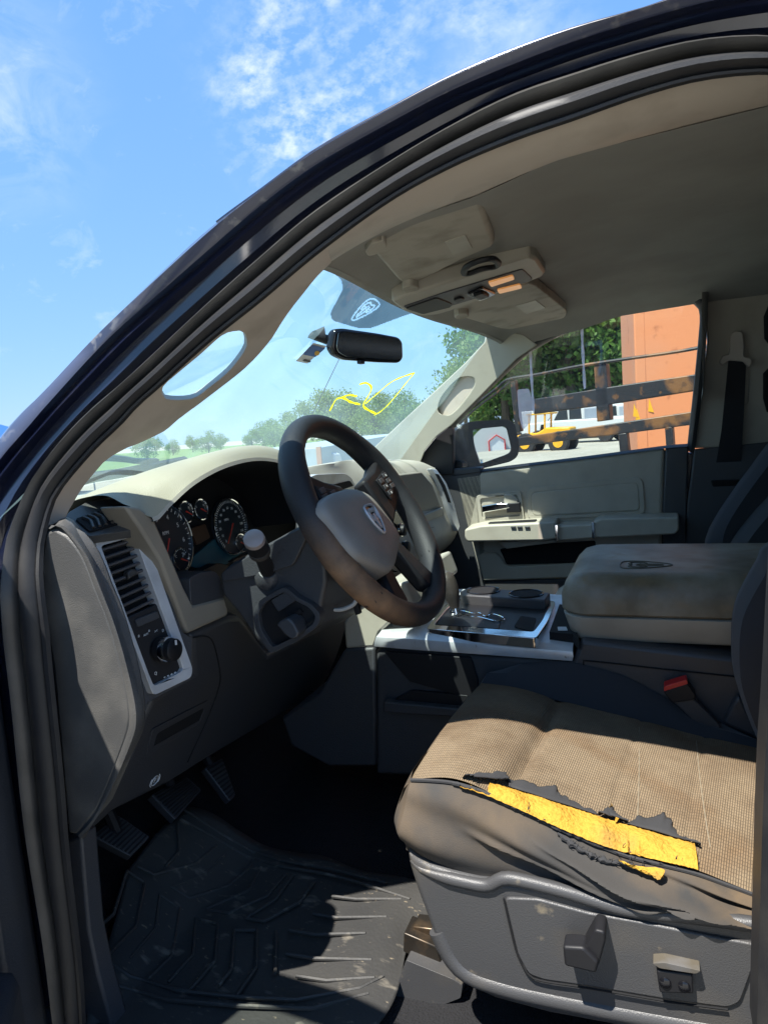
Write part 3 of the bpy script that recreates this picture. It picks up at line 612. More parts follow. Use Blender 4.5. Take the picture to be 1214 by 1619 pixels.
# spokes
SPL = pl(WC+wn*.004, wn)
sp = MB()
def wpt(y, u, o=0): return WC+YA*y+wu*u+wn*o
for sgn in (-1, 1):
    sp.prism([wpt(sgn*.045, .062, .010), wpt(sgn*.10, .075, .012), wpt(sgn*.148, .098, .012), wpt(sgn*.178, .03, .010), wpt(sgn*.150, .012, .008), wpt(sgn*.07, -.03, .004)], -wn*.028)
    sp.prism([wpt(sgn*.02, -.05, .000), wpt(sgn*.055, -.05, .000), wpt(sgn*.098, -.140, .008), wpt(sgn*.078, -.166, .010), wpt(sgn*.050, -.150, .006)], -wn*.026)
sp.prism([wpt(.08*math.cos(k*math.pi/12), -.01+.075*math.sin(k*math.pi/12), -.012) for k in range(24)], -wn*.05)
sp.build('spokes', spokem, sw, bevel=.006)
for sgn in (-1, 1):
    bpts = [wpt(sgn*.085, .055, .0145), wpt(sgn*.140, .070, .0145), wpt(sgn*.150, .035, .0145), wpt(sgn*.095, .010, .0145)]
    MB().prism(bpts, -wn*.004).build('button_pad', spokem, sw, bevel=.002)
    bt = MB()
    for i in range(2):
        for j in range(3):
            c = bpts[0].lerp(bpts[1], .25+.5*i).lerp(bpts[3].lerp(bpts[2], .25+.5*i), .2+.3*j)
            bt.prism([c+YA*x+wu*z+wn*.002 for x, z in ((-.009, -.005), (.009, -.003), (.009, .006), (-.009, .004))], -wn*.003)
    bt.build('cruise_button', dark, sw, bevel=.001)
bi = MB()
bpts = [wpt(.085, .055, .0145), wpt(.140, .070, .0145), wpt(.150, .035, .0145), wpt(.095, .010, .0145)]
for i, j, tx in ((0, 1, '+'), (1, 1, '-'), (1, 0, 'o'), (0, 2, 'x')):
    c = bpts[0].lerp(bpts[1], .25+.5*i).lerp(bpts[3].lerp(bpts[2], .25+.5*i), .2+.3*j); bi = MB(); add_text(bi, tx, .009, c+wn*.003, YA, wu); bi.build('button_marking', ink, sw)
for deg in (232, 128):
    sti = MB(); a = R(deg)
    for q in range(9):
        b = 2.2*math.pi*q/9-.4; rad = wu*math.cos(a)+YA*math.sin(a)
        pq = wp(a)+rad*math.cos(b)*.0188+wn*math.sin(b)*.0218
        sti.tube([pq-wu*.002, pq+wu*.002], .0006, 4)
    sti.build('rim_stitching', black, sw)
# ---- column
ca = -wn
colm = MB(); colm.tube([WC-wn*.02, WC-wn*.05, WC-wn*.09, WC-wn*.11], [.062, .072, .078, .060], 28); colm.build('column_collar', dark, P)
CP = Y_(-.52)
shroud = [(347, 908), (362, 893), (403, 870), (440, 850), (472, 832), (500, 828), (512, 862), (516, 920), (508, 958), (506, 990), (470, 1012), (428, 1033), (412, 1021), (394, 995), (374, 966), (352, 941)]
colo = prism('steering_column', shroud, CP, (0, .2, -.02), dark, P, bevel=.012, rad=6, seg=3)
prism('shroud_cap', [(350, 905), (403, 873), (472, 836), (490, 834), (480, 860), (463, 894), (420, 908), (352, 920)], Y_(-.528), (0, .02, 0), dark, colo, bevel=.006, rad=6)
po = rnd([(399, 966), (412, 948), (450, 927), (472, 946), (492, 955), (507, 972), (503, 990), (470, 1014), (428, 1034), (404, 997)], 8)
pi_ = rnd([(408, 970), (418, 953), (450, 935), (468, 951), (488, 960), (499, 974), (496, 986), (468, 1006), (430, 1024), (412, 994)], 7)
MB().prism(T(po, Y_(-.535)), (0, .02, 0), [T(pi_, Y_(-.535))]).build('lever_surround', dark, colo, bevel=.004)
prism('surround_plate', pi_, Y_(-.526), (0, .01, 0), black, colo, bevel=.002)
prism('access_cover', [(428, 949), (455, 933), (470, 948), (440, 968)], Y_(-.531), (0, .006, 0), dark, colo, bevel=.002, rad=3)
prism('tilt_lever', [(437, 988), (442, 982), (455, 977), (464, 985), (472, 1001), (470, 1008), (461, 1012), (450, 1004)], Y_(-.56), (0, .035, 0), dark, colo, bevel=.005, rad=4, seg=3)
prism('lever_slot', [(470, 996), (498, 976), (500, 985), (472, 1008)], Y_(-.532), (0, .005, 0), void, colo, bevel=0)
prism('lever_slot', [(457, 974), (474, 963), (478, 968), (462, 980)], Y_(-.532), (0, .005, 0), void, colo, bevel=0)
# turn-signal stalk
s0 = U(424, 902, 1, -.52); s1 = U(402, 853, 1, -.60)
sk = MB(); sdir = (s1-s0).normalized()
sk.tube([s0-sdir*.03, s0+sdir*.0, s0.lerp(s1, .35), s0.lerp(s1, .62), s0.lerp(s1, .63), s1-sdir*.004], [.017, .013, .0115, .012, .0165, .0165], 20)
sko = sk.build('turn_signal_stalk', black, P)
MB().tube([s0-sdir*.018, s0-sdir*.006, s0+sdir*.002], [.027, .024, .015], 20).build('stalk_boot', dark, sko)
MB().tube([s0.lerp(s1, .62), s0.lerp(s1, .72)], [.0172, .0172], 20).build('stalk_ring', rubber_pale, sko)
MB().tube([s1-sdir*.004, s1+sdir*.004, s1+sdir*.0055], [.0163, .0155, .013], 20).build('stalk_cap', mat('grey_cap', (.30, .25, .23), .3), sko)
wr = MB(); wr.tube(cr(T([(499, 940), (504, 949), (519, 961), (538, 964), (557, 957), (564, 948)], Y_(-.47)), 20), .0035, 6); wr.build('white_clockspring_ring', white, colo)
prism('connector_tab', [(557, 957), (565, 954), (569, 971), (562, 973)], Y_(-.46), (0, .01, 0), black, colo, bevel=.001)
# ---- dashboard
core = MB()
core.box((-.55, 0, 1.06), (.36, 1.50, .40))
dash = core.build('dashboard', dark, P, bevel=.03)
# end cap
cap = [(72, 843), (86, 835), (107, 847), (121, 863), (132, 880), (143, 905), (152, 930), (166, 963), (177, 995), (188, 1034), (198, 1074), (204, 1106), (207, 1134), (204, 1155), (198, 1175), (178, 1228), (155, 1280), (122, 1320), (108, 1318), (84, 1050), (68, 960), (64, 900)]
prism('dash_end_cap', cap, Y_(-.838), (0, .03, 0), grain, dash, bevel=.004)
ro = cr(T([(80, 836), (92, 831), (109, 846), (133, 880), (153, 930), (178, 995), (199, 1074), (208, 1134), (199, 1176), (156, 1281), (124, 1322)], Y_(-.84)), 50)
rm = cr(T([(90, 824), (104, 823), (122, 848), (145, 886), (166, 935), (188, 996), (211, 1074), (222, 1134), (206, 1186), (165, 1264), (130, 1324)], Y_(-.828)), 50)
ri = cr(T([(98, 818), (114, 820), (133, 845), (156, 896), (178, 940), (197, 1000), (220, 1080), (230, 1138), (210, 1190), (170, 1254), (137, 1323)], Y_(-.78)), 50)
MB().grid([[p+V((-.02, .01, 0)) for p in ro], ro, [a.lerp(b, .3)+V((.006, -.003, 0)) for a, b in zip(ro, rm)], [p+V((.004, 0, 0)) for p in rm], ri, [p+V((-.02, .0, 0)) for p in ri]]).build('dash_edge_roll', grain, dash)
ULP = pl((-.272, -.66, 1.29), (1, -.45, .12)); LLP = pl((-.262, 0, 1.08), (1, 0, -.40))
face = [(117, 826), (142, 844), (212, 827), (222, 835), (255, 888), (297, 1000), (312, 1010), (310, 1075), (243, 1110), (228, 1140), (218, 1080), (195, 1000), (176, 940), (154, 896), (131, 845)]
prism('dash_face', face, lambda x, y: ULP(x, y)+V((-.010, 0, 0)), (-.06, 0, 0), dark, dash, bevel=.0, holes=[rnd([(157, 861), (215, 845), (293, 1056), (289, 1066), (243, 1089)], 3)])
low = [(226, 1138), (243, 1104), (307, 1066), (303, 1004), (362, 976), (382, 975), (400, 1000), (426, 1036), (503, 994), (556, 972), (548, 1000), (530, 1046), (507, 1092), (480, 1112), (451, 1127), (399, 1158), (329, 1200), (263, 1242), (178, 1285), (136, 1324), (168, 1254), (208, 1190)]
lo = prism('knee_panel', low, LLP, (-.10, 0, .03), dark, dash, bevel=.010, seg=3)
MB().tube(cr([LLP(x, y)+V((.001, 0, 0)) for x, y in ((305, 1008), (325, 1006), (337, 1017), (347, 1060), (346, 1085), (330, 1130), (296, 1205))], 30), .0012, 5).build('panel_gap', void, lo)
MB().tube(cr([LLP(x, y)+V((.001, 0, 0)) for x, y in ((548, 985), (535, 1030), (509, 1090), (490, 1093))], 30), .0015, 5).build('panel_gap', void, lo)
prism('storage_slot', [(246, 1157), (324, 1115), (314, 1144), (235, 1192)], lambda x, y: LLP(x, y)+V((.0015, 0, 0)), (-.004, 0, 0), void, lo, bevel=0, rad=4)
MB().prism(T(rnd([(240, 1152), (329, 1106), (318, 1147), (229, 1198)], 5), lambda x, y: LLP(x, y)+V((.003, 0, 0))), (-.01, 0, 0), [T(rnd([(247, 1159), (322, 1118), (313, 1143), (238, 1190)], 5), lambda x, y: LLP(x, y)+V((.003, 0, 0)))]).build('slot_border', dark, lo, bevel=.002)
prism('slot_floor', [(240, 1180), (318, 1137), (314, 1146), (234, 1192)], lambda x, y: LLP(x, y)+V((.0025, 0, 0)), (-.004, 0, 0), dark, lo, bevel=0)
brk = MB(); bc = LLP(244, 1234)+V((.002, 0, 0)); by = V((.37, 0, .93)).normalized()
brk.tube([bc+(YA*math.cos(k*.262)+by*math.sin(k*.262))*.0085 for k in range(24)], .0008, 5, True)
for s in (-1, 1): brk.tube([bc+(YA*math.cos(k)+by*math.sin(k))*.012 for k in ([-.7+.14*i + (0 if s > 0 else math.pi) for i in range(11)])], .0008, 5)
add_text(brk, 'P', .013, bc, YA, by); brk.build('parking_brake_symbol', ink, lo)
# silver bezel, vent, headlamp switch
bo = rnd([(149, 853), (226, 834), (305, 1057), (303, 1071), (243, 1100)], 8); bi_ = rnd([(160, 863), (213, 848), (290, 1056), (287, 1062), (244, 1085), (236, 1066)], 6)
bez = MB().prism(T(bo, ULP), (-.025, 0, 0), [T(bi_, ULP)]).build('vent_bezel', silver, dash, bevel=.006, seg=3)
prism('vent_cavity', [(158, 862), (214, 846), (292, 1056), (288, 1064), (243, 1087)], lambda x, y: ULP(x, y)+V((-.02, 0, 0)), (-.01, 0, 0), void, bez, bevel=0)
lv = MB()
for k in range(9):
    t = (k+.6)/9; l = V((160+t*46, 866+t*114)); r_ = V((213+t*44, 850+t*104))
    q = [ULP(*l)+V((-.010, 0, 0)), ULP(*r_)+V((-.010, 0, 0))]
    lv.prism([q[0], q[1], q[1]+V((-.012, 0, -.006)), q[0]+V((-.012, 0, -.006))], (0, 0, .004)); lv.tube([q[0]+V((0, 0, .002)), q[1]+V((0, 0, .002))], .0026, 6)
lv.build('vent_louvres', mat('louvre_plastic', (.075, .075, .08), .4), bez)
prism('vent_thumbwheel', [(204, 906), (209, 900), (218, 900), (221, 906), (212, 913), (206, 917)], lambda x, y: ULP(x, y)+V((-.002, 0, 0)), (-.01, 0, 0), rubber_pale, bez, bevel=.002)
prism('lamp_switch_panel', [(207, 976), (262, 951), (291, 1056), (286, 1064), (245, 1086)], lambda x, y: ULP(x, y)+V((-.006, 0, 0)), (-.01, 0, 0), black, bez, bevel=.002)
prism('dimmer_slot', [(217, 980), (252, 966), (256, 977), (221, 992)], lambda x, y: ULP(x, y)+V((-.003, 0, 0)), (-.004, 0, 0), dark, bez, bevel=.001, rad=3)
kc = ULP(259, 1027); kn = MB(); kd = V((1, -.05, .05)).normalized(); kn.tube([kc-kd*.006, kc+kd*.012, kc+kd*.022, kc+kd*.024], [.019, .0175, .0165, .014], 28)
kno = kn.build('headlamp_knob', black, bez)
MB().tube([kc+kd*.005, kc+kd*.009, kc+kd*.013], [.0195, .0195, .018], 28).build('knob_ring', chrome, kno)
MB().box(kc+kd*.0245+V((0, .001, .011)), (.002, .0025, .007)).build('knob_pointer', ink, kno)
ic = MB()
for x, y, tx, s in ((224, 1008, '*', .010), (236, 1003, 'AUTO', .0045), (240, 997, 'o', .007), (251, 998, '><', .006), (262, 997, 'D', .006), (250, 1065, 'Q', .007)):
    add_text(ic, tx, s, ULP(x, y)+V((-.0045 if y < 1040 else -.004, 0, 0)), YA, ZA)
for k in range(4): ic.box(ULP(265+k*5.5, 1071-k*2.2)+V((-.005, 0, 0)), (.001, .003, .0012+.0008*k))
ic.build('switch_markings', ink, bez)
# upper side-window vent
uv_ = lambda x, y: U(x, y, 2, 1.326)
TV = pl(U(160, 822, 0, -.30), (.55, -.15, 1))
prism('dash_corner', [(92, 836), (108, 808), (140, 790), (182, 786), (206, 800), (222, 834), (141, 846), (116, 824)], lambda x, y: TV(x, y)+V((0, 0, -.002)), (-.01, 0, -.012), grain, dash, bevel=.004, rad=6)
dv = prism('demister_vent', [(119, 821), (180, 802), (205, 824), (142, 841)], lambda x, y: TV(x, y)+V((.001, 0, .001)), (-.003, 0, -.004), void, dash, bevel=0, rad=4)
lv = MB()
for k in range(6):
    t = (k+.5)/6; a = (124+t*58, 821-t*18); b = (142+t*60, 838-t*16)
    m_ = ((a[0]+b[0])/2+4, (a[1]+b[1])/2-3)
    lv.tube(cr([TV(*p)+V((.002, 0, .002)) for p in (a, m_, b)], 8), .0026, 6)
lv.build('demister_louvres', rubber_pale, dv)
# instrument hood
def frow(pts, x): return T(pts, X_(x))
h0 = [(119, 791), (150, 777), (181, 765), (247, 740), (313, 721), (371, 709), (412, 709), (445, 720), (475, 742), (498, 775), (505, 812)]
h1 = [(196, 797), (212, 803), (243, 818), (268, 794), (305, 761), (350, 736), (395, 724), (430, 725), (450, 733), (470, 752), (486, 785), (492, 815)]
H0r = cr([U(x, y, 0, xx) for (x, y), xx in zip(h0, (-.36, -.335, -.31, -.28, -.265, -.26, -.26, -.26, -.26, -.26, -.26))], 60)
H1r = cr([U(x, y, 0, xx) for (x, y), xx in zip(h1, (-.258, -.249, -.240, -.228, -.212, -.205, -.205, -.205, -.205, -.205, -.205, -.205))], 60)
Hm = [a.lerp(b, .55)+V((.006, 0, .010)) for a, b in zip(H0r, H1r)]
Hb = [V((-.60+.19*(p.y/.83)**2, p.y*1.0, 1.262)) for p in H0r]; Hb2 = [a.lerp(b, .35)+V((0, 0, .012)) for a, b in zip(H0r, Hb)]
grid_rows = [Hb, Hb2, H0r, Hm, H1r]
hood_o = MB().grid(subdiv_rows(grid_rows, 28)).build('instrument_hood', mat('hood_beige', (.35, .32, .235), .55, bump=(600, .25, .0008, 1), var=(10, (.32, .29, .22), .45, .75)), dash)
hin = [[p for p in H1r], [p+V((.002, 0, -.006)) for p in H1r], [p+V((-.04, 0, -.014)) for p in H1r], [p+V((-.16, .0, -.024)) for p in H1r]]
k0 = next(i for i, p in enumerate(H1r) if p.y > -.665)
MB().grid([r[k0:] for r in hin[:2]]).build('hood_lip', taupe, hood_o)
MB().grid([r[k0:] for r in hin[1:]]).build('hood_lining', black, hood_o)
podl = [(198, 800), (222, 835), (255, 888), (297, 1000), (300, 1001), (360, 974), (362, 966), (356, 944), (306, 957), (292, 930), (276, 892), (244, 819), (222, 802)]
prism('cluster_surround', podl, X_(-.245), (-.05, 0, 0), mat('pod_taupe', (.30, .265, .21), .5, bump=(600, .15, .0006), var=(12, (.25, .22, .175), .45, .75)), dash, bevel=.005)
prism('column_filler', [(300, 914), (318, 905), (338, 902), (347, 910), (357, 944), (306, 958), (302, 950)], X_(-.247), (-.06, 0, 0), dark, dash, bevel=.006, rad=5)
# instrument cluster
CX = -.335; CLP = pl((CX, 0, 1.25), (1, 0, .12)); cuu = V((-.12, 0, 1)).normalized()
clus = prism('instrument_cluster', [(236, 812), (300, 752), (360, 730), (460, 725), (480, 840), (350, 930), (296, 955)], lambda x, y: CLP(x, y)+V((-.01, 0, 0)), (-.02, 0, 0), void, dash, bevel=0)
def ringpx(c, r): return [CLP(*c)+YA*math.cos(a)*r+cuu*math.sin(a)*r for a in [k*2*math.pi/40 for k in range(40)]]
def gauge(name, px, r, labels, start, end, nd, ticks, tsz):
    c = CLP(*px); o = MB().prism(ringpx(px, r), (-.006, 0, 0)).build(name, MATS.get('dial_face') or mat('dial_face', (.022, .03, .038), .3), clus)  # blue-grey sky sheen is put into the face colour
    mk_ = MB()
    for i in range(ticks):
        a = R(start+(end-start)*i/(ticks-1)); d = YA*math.sin(a)+cuu*math.cos(a)
        mk_.prism([c+d*r*.84+V((.001, 0, 0))+cuu.cross(d)*0+(d.cross(XA))*w+d*h for w, h in ((-.0006, 0), (.0006, 0), (.0006, r*.09), (-.0006, r*.09))], (.0006, 0, 0))
    for i, tx in enumerate(labels):
        a = R(start+(end-start)*i/(len(labels)-1)); d = YA*math.sin(a)+cuu*math.cos(a); add_text(mk_, tx, tsz, c+d*r*.66+V((.001, 0, 0)), YA, cuu)
    mk_.build('dial_markings', ink, clus)
    d = YA*math.sin(R(nd))+cuu*math.cos(R(nd))
    MB().tube([c-d*r*.12+V((.004, 0, 0)), c+d*r*.72+V((.004, 0, 0))], [.0016, .0008], 6).build('dial_needle', needle, clus)
    MB().tube([p+V((.002, 0, 0)) for p in ringpx(px, r)], .0017, 6, True).build('dial_ring', chrome, clus)
def pr(p):
    d = V(p)-CAM; z = d.dot(FW); return (607+FPX*d.dot(RT)/z, 809.5-FPX*d.dot(UPV)/z)
gauge('tachometer', (264, 858), .067, ['0', '1', '2', '3', '4', '5', '6', '7'], -130, 130, -150, 29, .0115)
gauge('speedometer', (365, 832), .055, ['0', '10', '20', '30', '40', '50', '60', '70', '80', '90', '100', '110', '120'], -135, 135, -140, 49, .0072)
gauge('fuel_gauge', (293, 809), .019, ['E', '', 'F'], -60, 60, 120, 9, .006); gauge('oil_gauge', (317, 805), .019, ['L', '', 'H'], -60, 60, 120, 9, .006)
gauge('temperature_gauge', (286, 884), .020, ['C', '', 'H'], -60, 60, 115, 9, .006); gauge('voltage_gauge', (380, 858), .018, ['8', '', '18'], -60, 60, 120, 9, .006)
tx = MB(); add_text(tx, 'RPM', .009, CLP(261, 843)+V((.002, 0, 0)), YA, cuu); add_text(tx, 'MPH', .007, CLP(357, 822)+V((.002, 0, 0)), YA, cuu); tx.build('dial_text', ink, clus)
prism('message_display', [(302, 836), (325, 828), (333, 850), (312, 862)], lambda x, y: CLP(x, y)+V((.0, 0, 0)), (-.004, 0, 0), mat('brown_display', (.07, .03, .015), .4), clus, bevel=0, rad=3)
prism('lower_display', [(300, 888), (345, 850), (400, 838), (402, 862), (360, 893), (310, 898)], lambda x, y: CLP(x, y)+V((-.004, 0, 0)), (-.004, 0, 0), disp, clus, bevel=0, rad=4)
prism('cluster_brow', [(300, 905), (330, 890), (346, 893), (358, 905), (330, 930)], lambda x, y: CLP(x, y)+V((.02, 0, 0)), (-.02, 0, 0), black, clus, bevel=.002, rad=6)
prism('trip_button', [(352, 888), (358, 884), (394, 868), (396, 873), (362, 890)], lambda x, y: CLP(x, y)+V((.02, 0, 0)), (-.01, 0, 0), black, clus, bevel=.001, rad=2)
# passenger side of the dashboard
pr0 = [V((-.60+.19*(y/.83)**2, y, 1.262)) for y in (-.20, -.05, .1, .3, .5, .62, .70)]
pr1 = [U(x, y, 0, xx) for x, y, xx in ((470, 741, -.36), (505, 735, -.36), (540, 730, -.36), (585, 728, -.35), (625, 727, -.33), (655, 730, -.31), (680, 740, -.28))]
pr2 = [U(x, y, 0, xx) for x, y, xx in ((474, 758, -.32), (510, 750, -.32), (548, 744, -.32), (590, 748, -.29), (634, 749, -.265), (664, 746, -.25), (687, 750, -.235))]
pr3 = [U(x, y, 0, xx) for x, y, xx in ((500, 830, -.28), (530, 830, -.28), (565, 830, -.28), (610, 830, -.26), (655, 822, -.235), (690, 815, -.215), (712, 806, -.20))]
pr4 = [U(x, y, 0, xx) for x, y, xx in ((500, 880, -.28), (535, 885, -.28), (575, 890, -.28), (625, 886, -.25), (668, 872, -.22), (700, 856, -.20), (722, 842, -.19))]
pr5 = [p+V((-.07, 0, -.07)) for p in pr4]; pr6 = [p+V((-.2, 0, -.06)) for p in pr5]
MB().grid(subdiv_rows([cr(r, 40) for r in (pr0, pr1, pr2, pr3, pr4, pr5, pr6)], 40)).build('passenger_dash_panel', taupe, dash)
PDF = lambda x, y: UP(x, y, V((-.255, .35, 1.2)), V((1, -.12, -.12)))
gb = prism('glovebox_door', [(620, 752), (632, 750), (667, 746), (684, 766), (698, 803), (704, 813), (672, 828), (650, 834), (640, 800)], lambda x, y: UP(x, y, V((-.238, .40, 1.24)), V((1, -.14, -.14)).normalized()), (-.03, 0, 0), mat('glove_taupe', (.27, .245, .195), .5, bump=(500, .15, .0006)), dash, bevel=.004)
prism('glovebox_latch', [(650, 823), (700, 802), (703, 813), (655, 834)], lambda x, y: UP(x, y, V((-.226, .40, 1.24)), V((1, -.14, -.14)).normalized()), (-.01, 0, 0), taupe, gb, bevel=.003)
prism('glovebox_notch', [(676, 836), (686, 833), (686, 842), (678, 847)], lambda x, y: UP(x, y, V((-.218, .40, 1.24)), V((1, -.14, -.14)).normalized()), (-.01, 0, 0), void, gb, bevel=0)
ep = lambda x, y: UP(x, y, V((-.19, .73, 1.2)), V((1, -.35, .1)).normalized())
vb = prism('side_vent_bezel', [(683, 741), (690, 742), (706, 764), (718, 797), (727, 832), (724, 840), (718, 830), (706, 792), (696, 762)], ep, (-.02, 0, 0), silver, dash, bevel=.002)
prism('side_vent', [(688, 749), (693, 750), (703, 768), (712, 795), (708, 794), (699, 770)], lambda x, y: ep(x, y)+V((.002, -.001, 0)), (-.003, 0, 0), void, vb, bevel=0)
cvp = lambda x, y: UP(x, y, V((-.285, .05, 1.25)), V((1, 0, -.25)).normalized())
cst = prism('center_vent_bezel', [(490, 754), (500, 750), (546, 748), (556, 755), (564, 772), (572, 800), (560, 830), (520, 860), (497, 800)], cvp, (-.05, 0, 0), silver, dash, bevel=.006, rad=5, seg=3)
prism('center_vent', [(524, 767), (552, 760), (558, 768), (530, 778)], lambda x, y: cvp(x, y)+V((.002, 0, 0)), (-.004, 0, 0), void, cst, bevel=0, rad=2)
prism('radio_panel', [(600, 810), (640, 805), (655, 870), (640, 905), (610, 905)], lambda x, y: UP(x, y, V((-.235, .05, 1.15)), V((1, 0, -.2)).normalized()), (-.03, 0, 0), gloss, dash, bevel=.004)
for x, y in ((640, 865), (634, 838)):
    kb = MB(); kb2 = MB(); c = UP(x, y, V((-.225, .05, 1.12)), V((1, 0, -.2)).normalized()); kb.tube([c-XA*.01, c+XA*.012, c+XA*.014], [.017, .016, .013], 20); kb2.tube([c-XA*.002, c+XA*.003], [.019, .019], 20)
    kbo = kb.build('climate_knob', black, dash); kb2.build('climate_knob_ring', chrome, dash)
# dash crossing shelf between hood and passenger side (dash top behind wheel) + cowl and wiper
cw = MB(); cw.grid([[WS(k/10-1, .06)+V((-.0, 0, -.02)) for k in range(21)], [WS(k/10-1, -.02)+V((-.02, 0, -.01)) for k in range(21)], [WS(k/10-1, -.1)+V((-.16, 0, .01)) for k in range(21)]])
cw.build('windshield_cowl', black, P)
wpz = MB(); wpz.tube(cr([onws(x, y, -.025) for x, y in ((140, 756), (165, 746), (182, 740), (215, 741), (232, 743), (262, 742))], 20), .006, 6); wpz.tube(cr([onws(x, y, -.015) for x, y in ((130, 772), (160, 764), (200, 757), (240, 748), (300, 735))], 20), .009, 6)
wpz.build('windshield_wiper', black, P)
an_ = MB(); an_.tube([V((-1.0, .86, 1.10)), U(540, 560, 0, -1.0)], [.004, .0015], 6); an_.build('radio_antenna', black, P)
# ---- centre stack lower, console
prism('stack_side_panel', [(543, 985), (560, 955), (590, 935), (640, 920), (655, 960), (613, 988), (600, 1001), (592, 1024), (546, 1026)], Y_(-.185), (0, .34, 0), beige, dash, bevel=.006)
prism('stack_lower_panel', [(545, 1026), (592, 1024), (594, 1120), (594, 1212), (520, 1212), (460, 1180), (445, 1135), (470, 1120), (505, 1095)], Y_(-.19), (0, .36, 0), dark, dash, bevel=.006)
con = prism('center_console', [(594, 1026), (905, 1046), (918, 1012), (1160, 1040), (1260, 1052), (1400, 1060), (1400, 1230), (1000, 1240), (594, 1225)], Y_(-.20), (0, .40, 0), dark, P, bevel=.008)
prism('console_pocket_panel', [(606, 1030), (744, 1040), (755, 1075), (755, 1108), (648, 1078)], Y_(-.206), (0, .01, 0), black, con, bevel=.003, rad=4)
prism('console_ledge', [(607, 1110), (735, 1122), (733, 1135), (606, 1126)], Y_(-.225), (0, .03, 0), dark, con, bevel=.004, rad=3)
prism('ribbed_grille', [(618, 1109), (650, 1092), (740, 1100), (735, 1120)], Y_(-.208), (0, .01, 0), black, con, bevel=.002, rad=3)
MB().tube(cr([U(x, y, 1, -.2015) for x, y in ((922, 1085), (922, 1050), (930, 1045), (1040, 1057), (1165, 1070))], 30), .0015, 5).build('panel_gap', void, con)
# silver trim
t0 = cr(T([(591, 1022), (650, 1027), (750, 1034), (904, 1045)], Y_(-.206)), 20); t1 = cr(T([(592, 1014), (650, 1019), (750, 1027), (906, 1038)], Y_(-.210)), 20)
t2 = cr(T([(600, 1001), (660, 1003), (750, 1010), (905, 1024)], Y_(-.197)), 20); t3 = [V((p.x, p.y+.012, p.z+.003)) for p in t2]; t4 = [V((p.x, .16, p.z+.006)) for p in t2]
t5 = [V((p.x, .20, p.z-.03)) for p in t2]
MB().grid([[p+V((0, .03, 0)) for p in t0], t0, t1, t1 and [a.lerp(b, .5)+V((0, -.004, .002)) for a, b in zip(t1, t2)], t2, t3, t4, t5]).build('console_silver_trim', silver, con)
ZT = pl((0, 0, 1.005), (0, 0, 1))
zt = lambda d: (lambda x, y: ZT(x, y)+V((0, 0, d)))
fo = rnd([(673, 997), (700, 963), (726, 942), (879, 953), (866, 985), (848, 1012)], 6); fi = rnd([(686, 991), (706, 966), (728, 947), (868, 957), (857, 983), (843, 1002)], 5)
sb = MB().prism(T(fo, zt(.004)), (0, 0, -.02), [T(fi, zt(.004))]).build('shifter_bezel', chrome, con, bevel=.002)
prism('shifter_plate', fi, zt(-.001), (0, 0, -.01), black, sb, bevel=0)
prism('shifter_pad', [(690, 988), (697, 974), (792, 981), (788, 995)], zt(.001), (0, 0, -.002), black, sb, bevel=.001, rad=4)
prism('coin_tray', [(812, 991), (823, 974), (848, 978), (841, 999)], zt(.0008), (0, 0, -.002), void, sb, bevel=0, rad=3)
c_o = T(rnd([(727, 944), (740, 941), (868, 952), (862, 962), (725, 952)], 4), zt(.016))
cu = prism('cup_holder_tray', [(728, 948), (742, 941), (870, 951), (862, 963), (730, 954)], zt(.020), (0, 0, -.024), dark, sb, bevel=.003)
for cxp in ((765, 947.5), (832, 953)):
    c = zt(.021)(*cxp); mo_ = MB(); mo_.tube([c-V((0, 0, .004)), c], [.036, .036], 28); mo_.build('cup_holder', void, cu)
    MB().tube([c+V((math.cos(a)*.037, math.sin(a)*.037, 0)) for a in [k*.2244 for k in range(28)]], .002, 6, True).build('cup_rim', gloss, cu)
gt = MB(); gt.tube(cr([zt(.003)(x, y) for x, y in ((712, 975), (728, 968), (748, 972), (757, 971), (768, 977), (777, 973), (792, 977), (797, 982), (783, 984), (770, 981), (758, 978), (745, 977), (730, 974))], 50, True), .0014, 6, True)
gt.build('shift_gate', chrome, sb)
lvr = MB(); l0 = zt(.0)(722, 972); pth = cr([l0, l0+(U(714, 940, 1, l0.y)-l0), U(706, 920, 1, l0.y), U(700, 906, 1, l0.y-.005)], 14)
lvr.tube(pth, [.007, .008, .009, .011, .013, .015, .017, .018, .019, .020, .020, .0195, .017, .010], 14)
lv_o = lvr.build('gear_lever', leather, con)
MB().tube([l0-V((0, 0, .002)), l0.lerp(pth[4], .9)], [.011, .0085], 12).build('gear_lever_collar', chrome, lv_o)
# dark tray between trim and armrest
prism('phone_tray', [(868, 1000), (884, 956), (900, 958), (915, 1012), (905, 1003)], zt(.001), (0, 0, -.02), void, con, bevel=0)
prism('loose_cable_plug', [(881, 993), (895, 993), (897, 998), (882, 998)], zt(.003), (0, 0, -.004), white, con, bevel=.001)
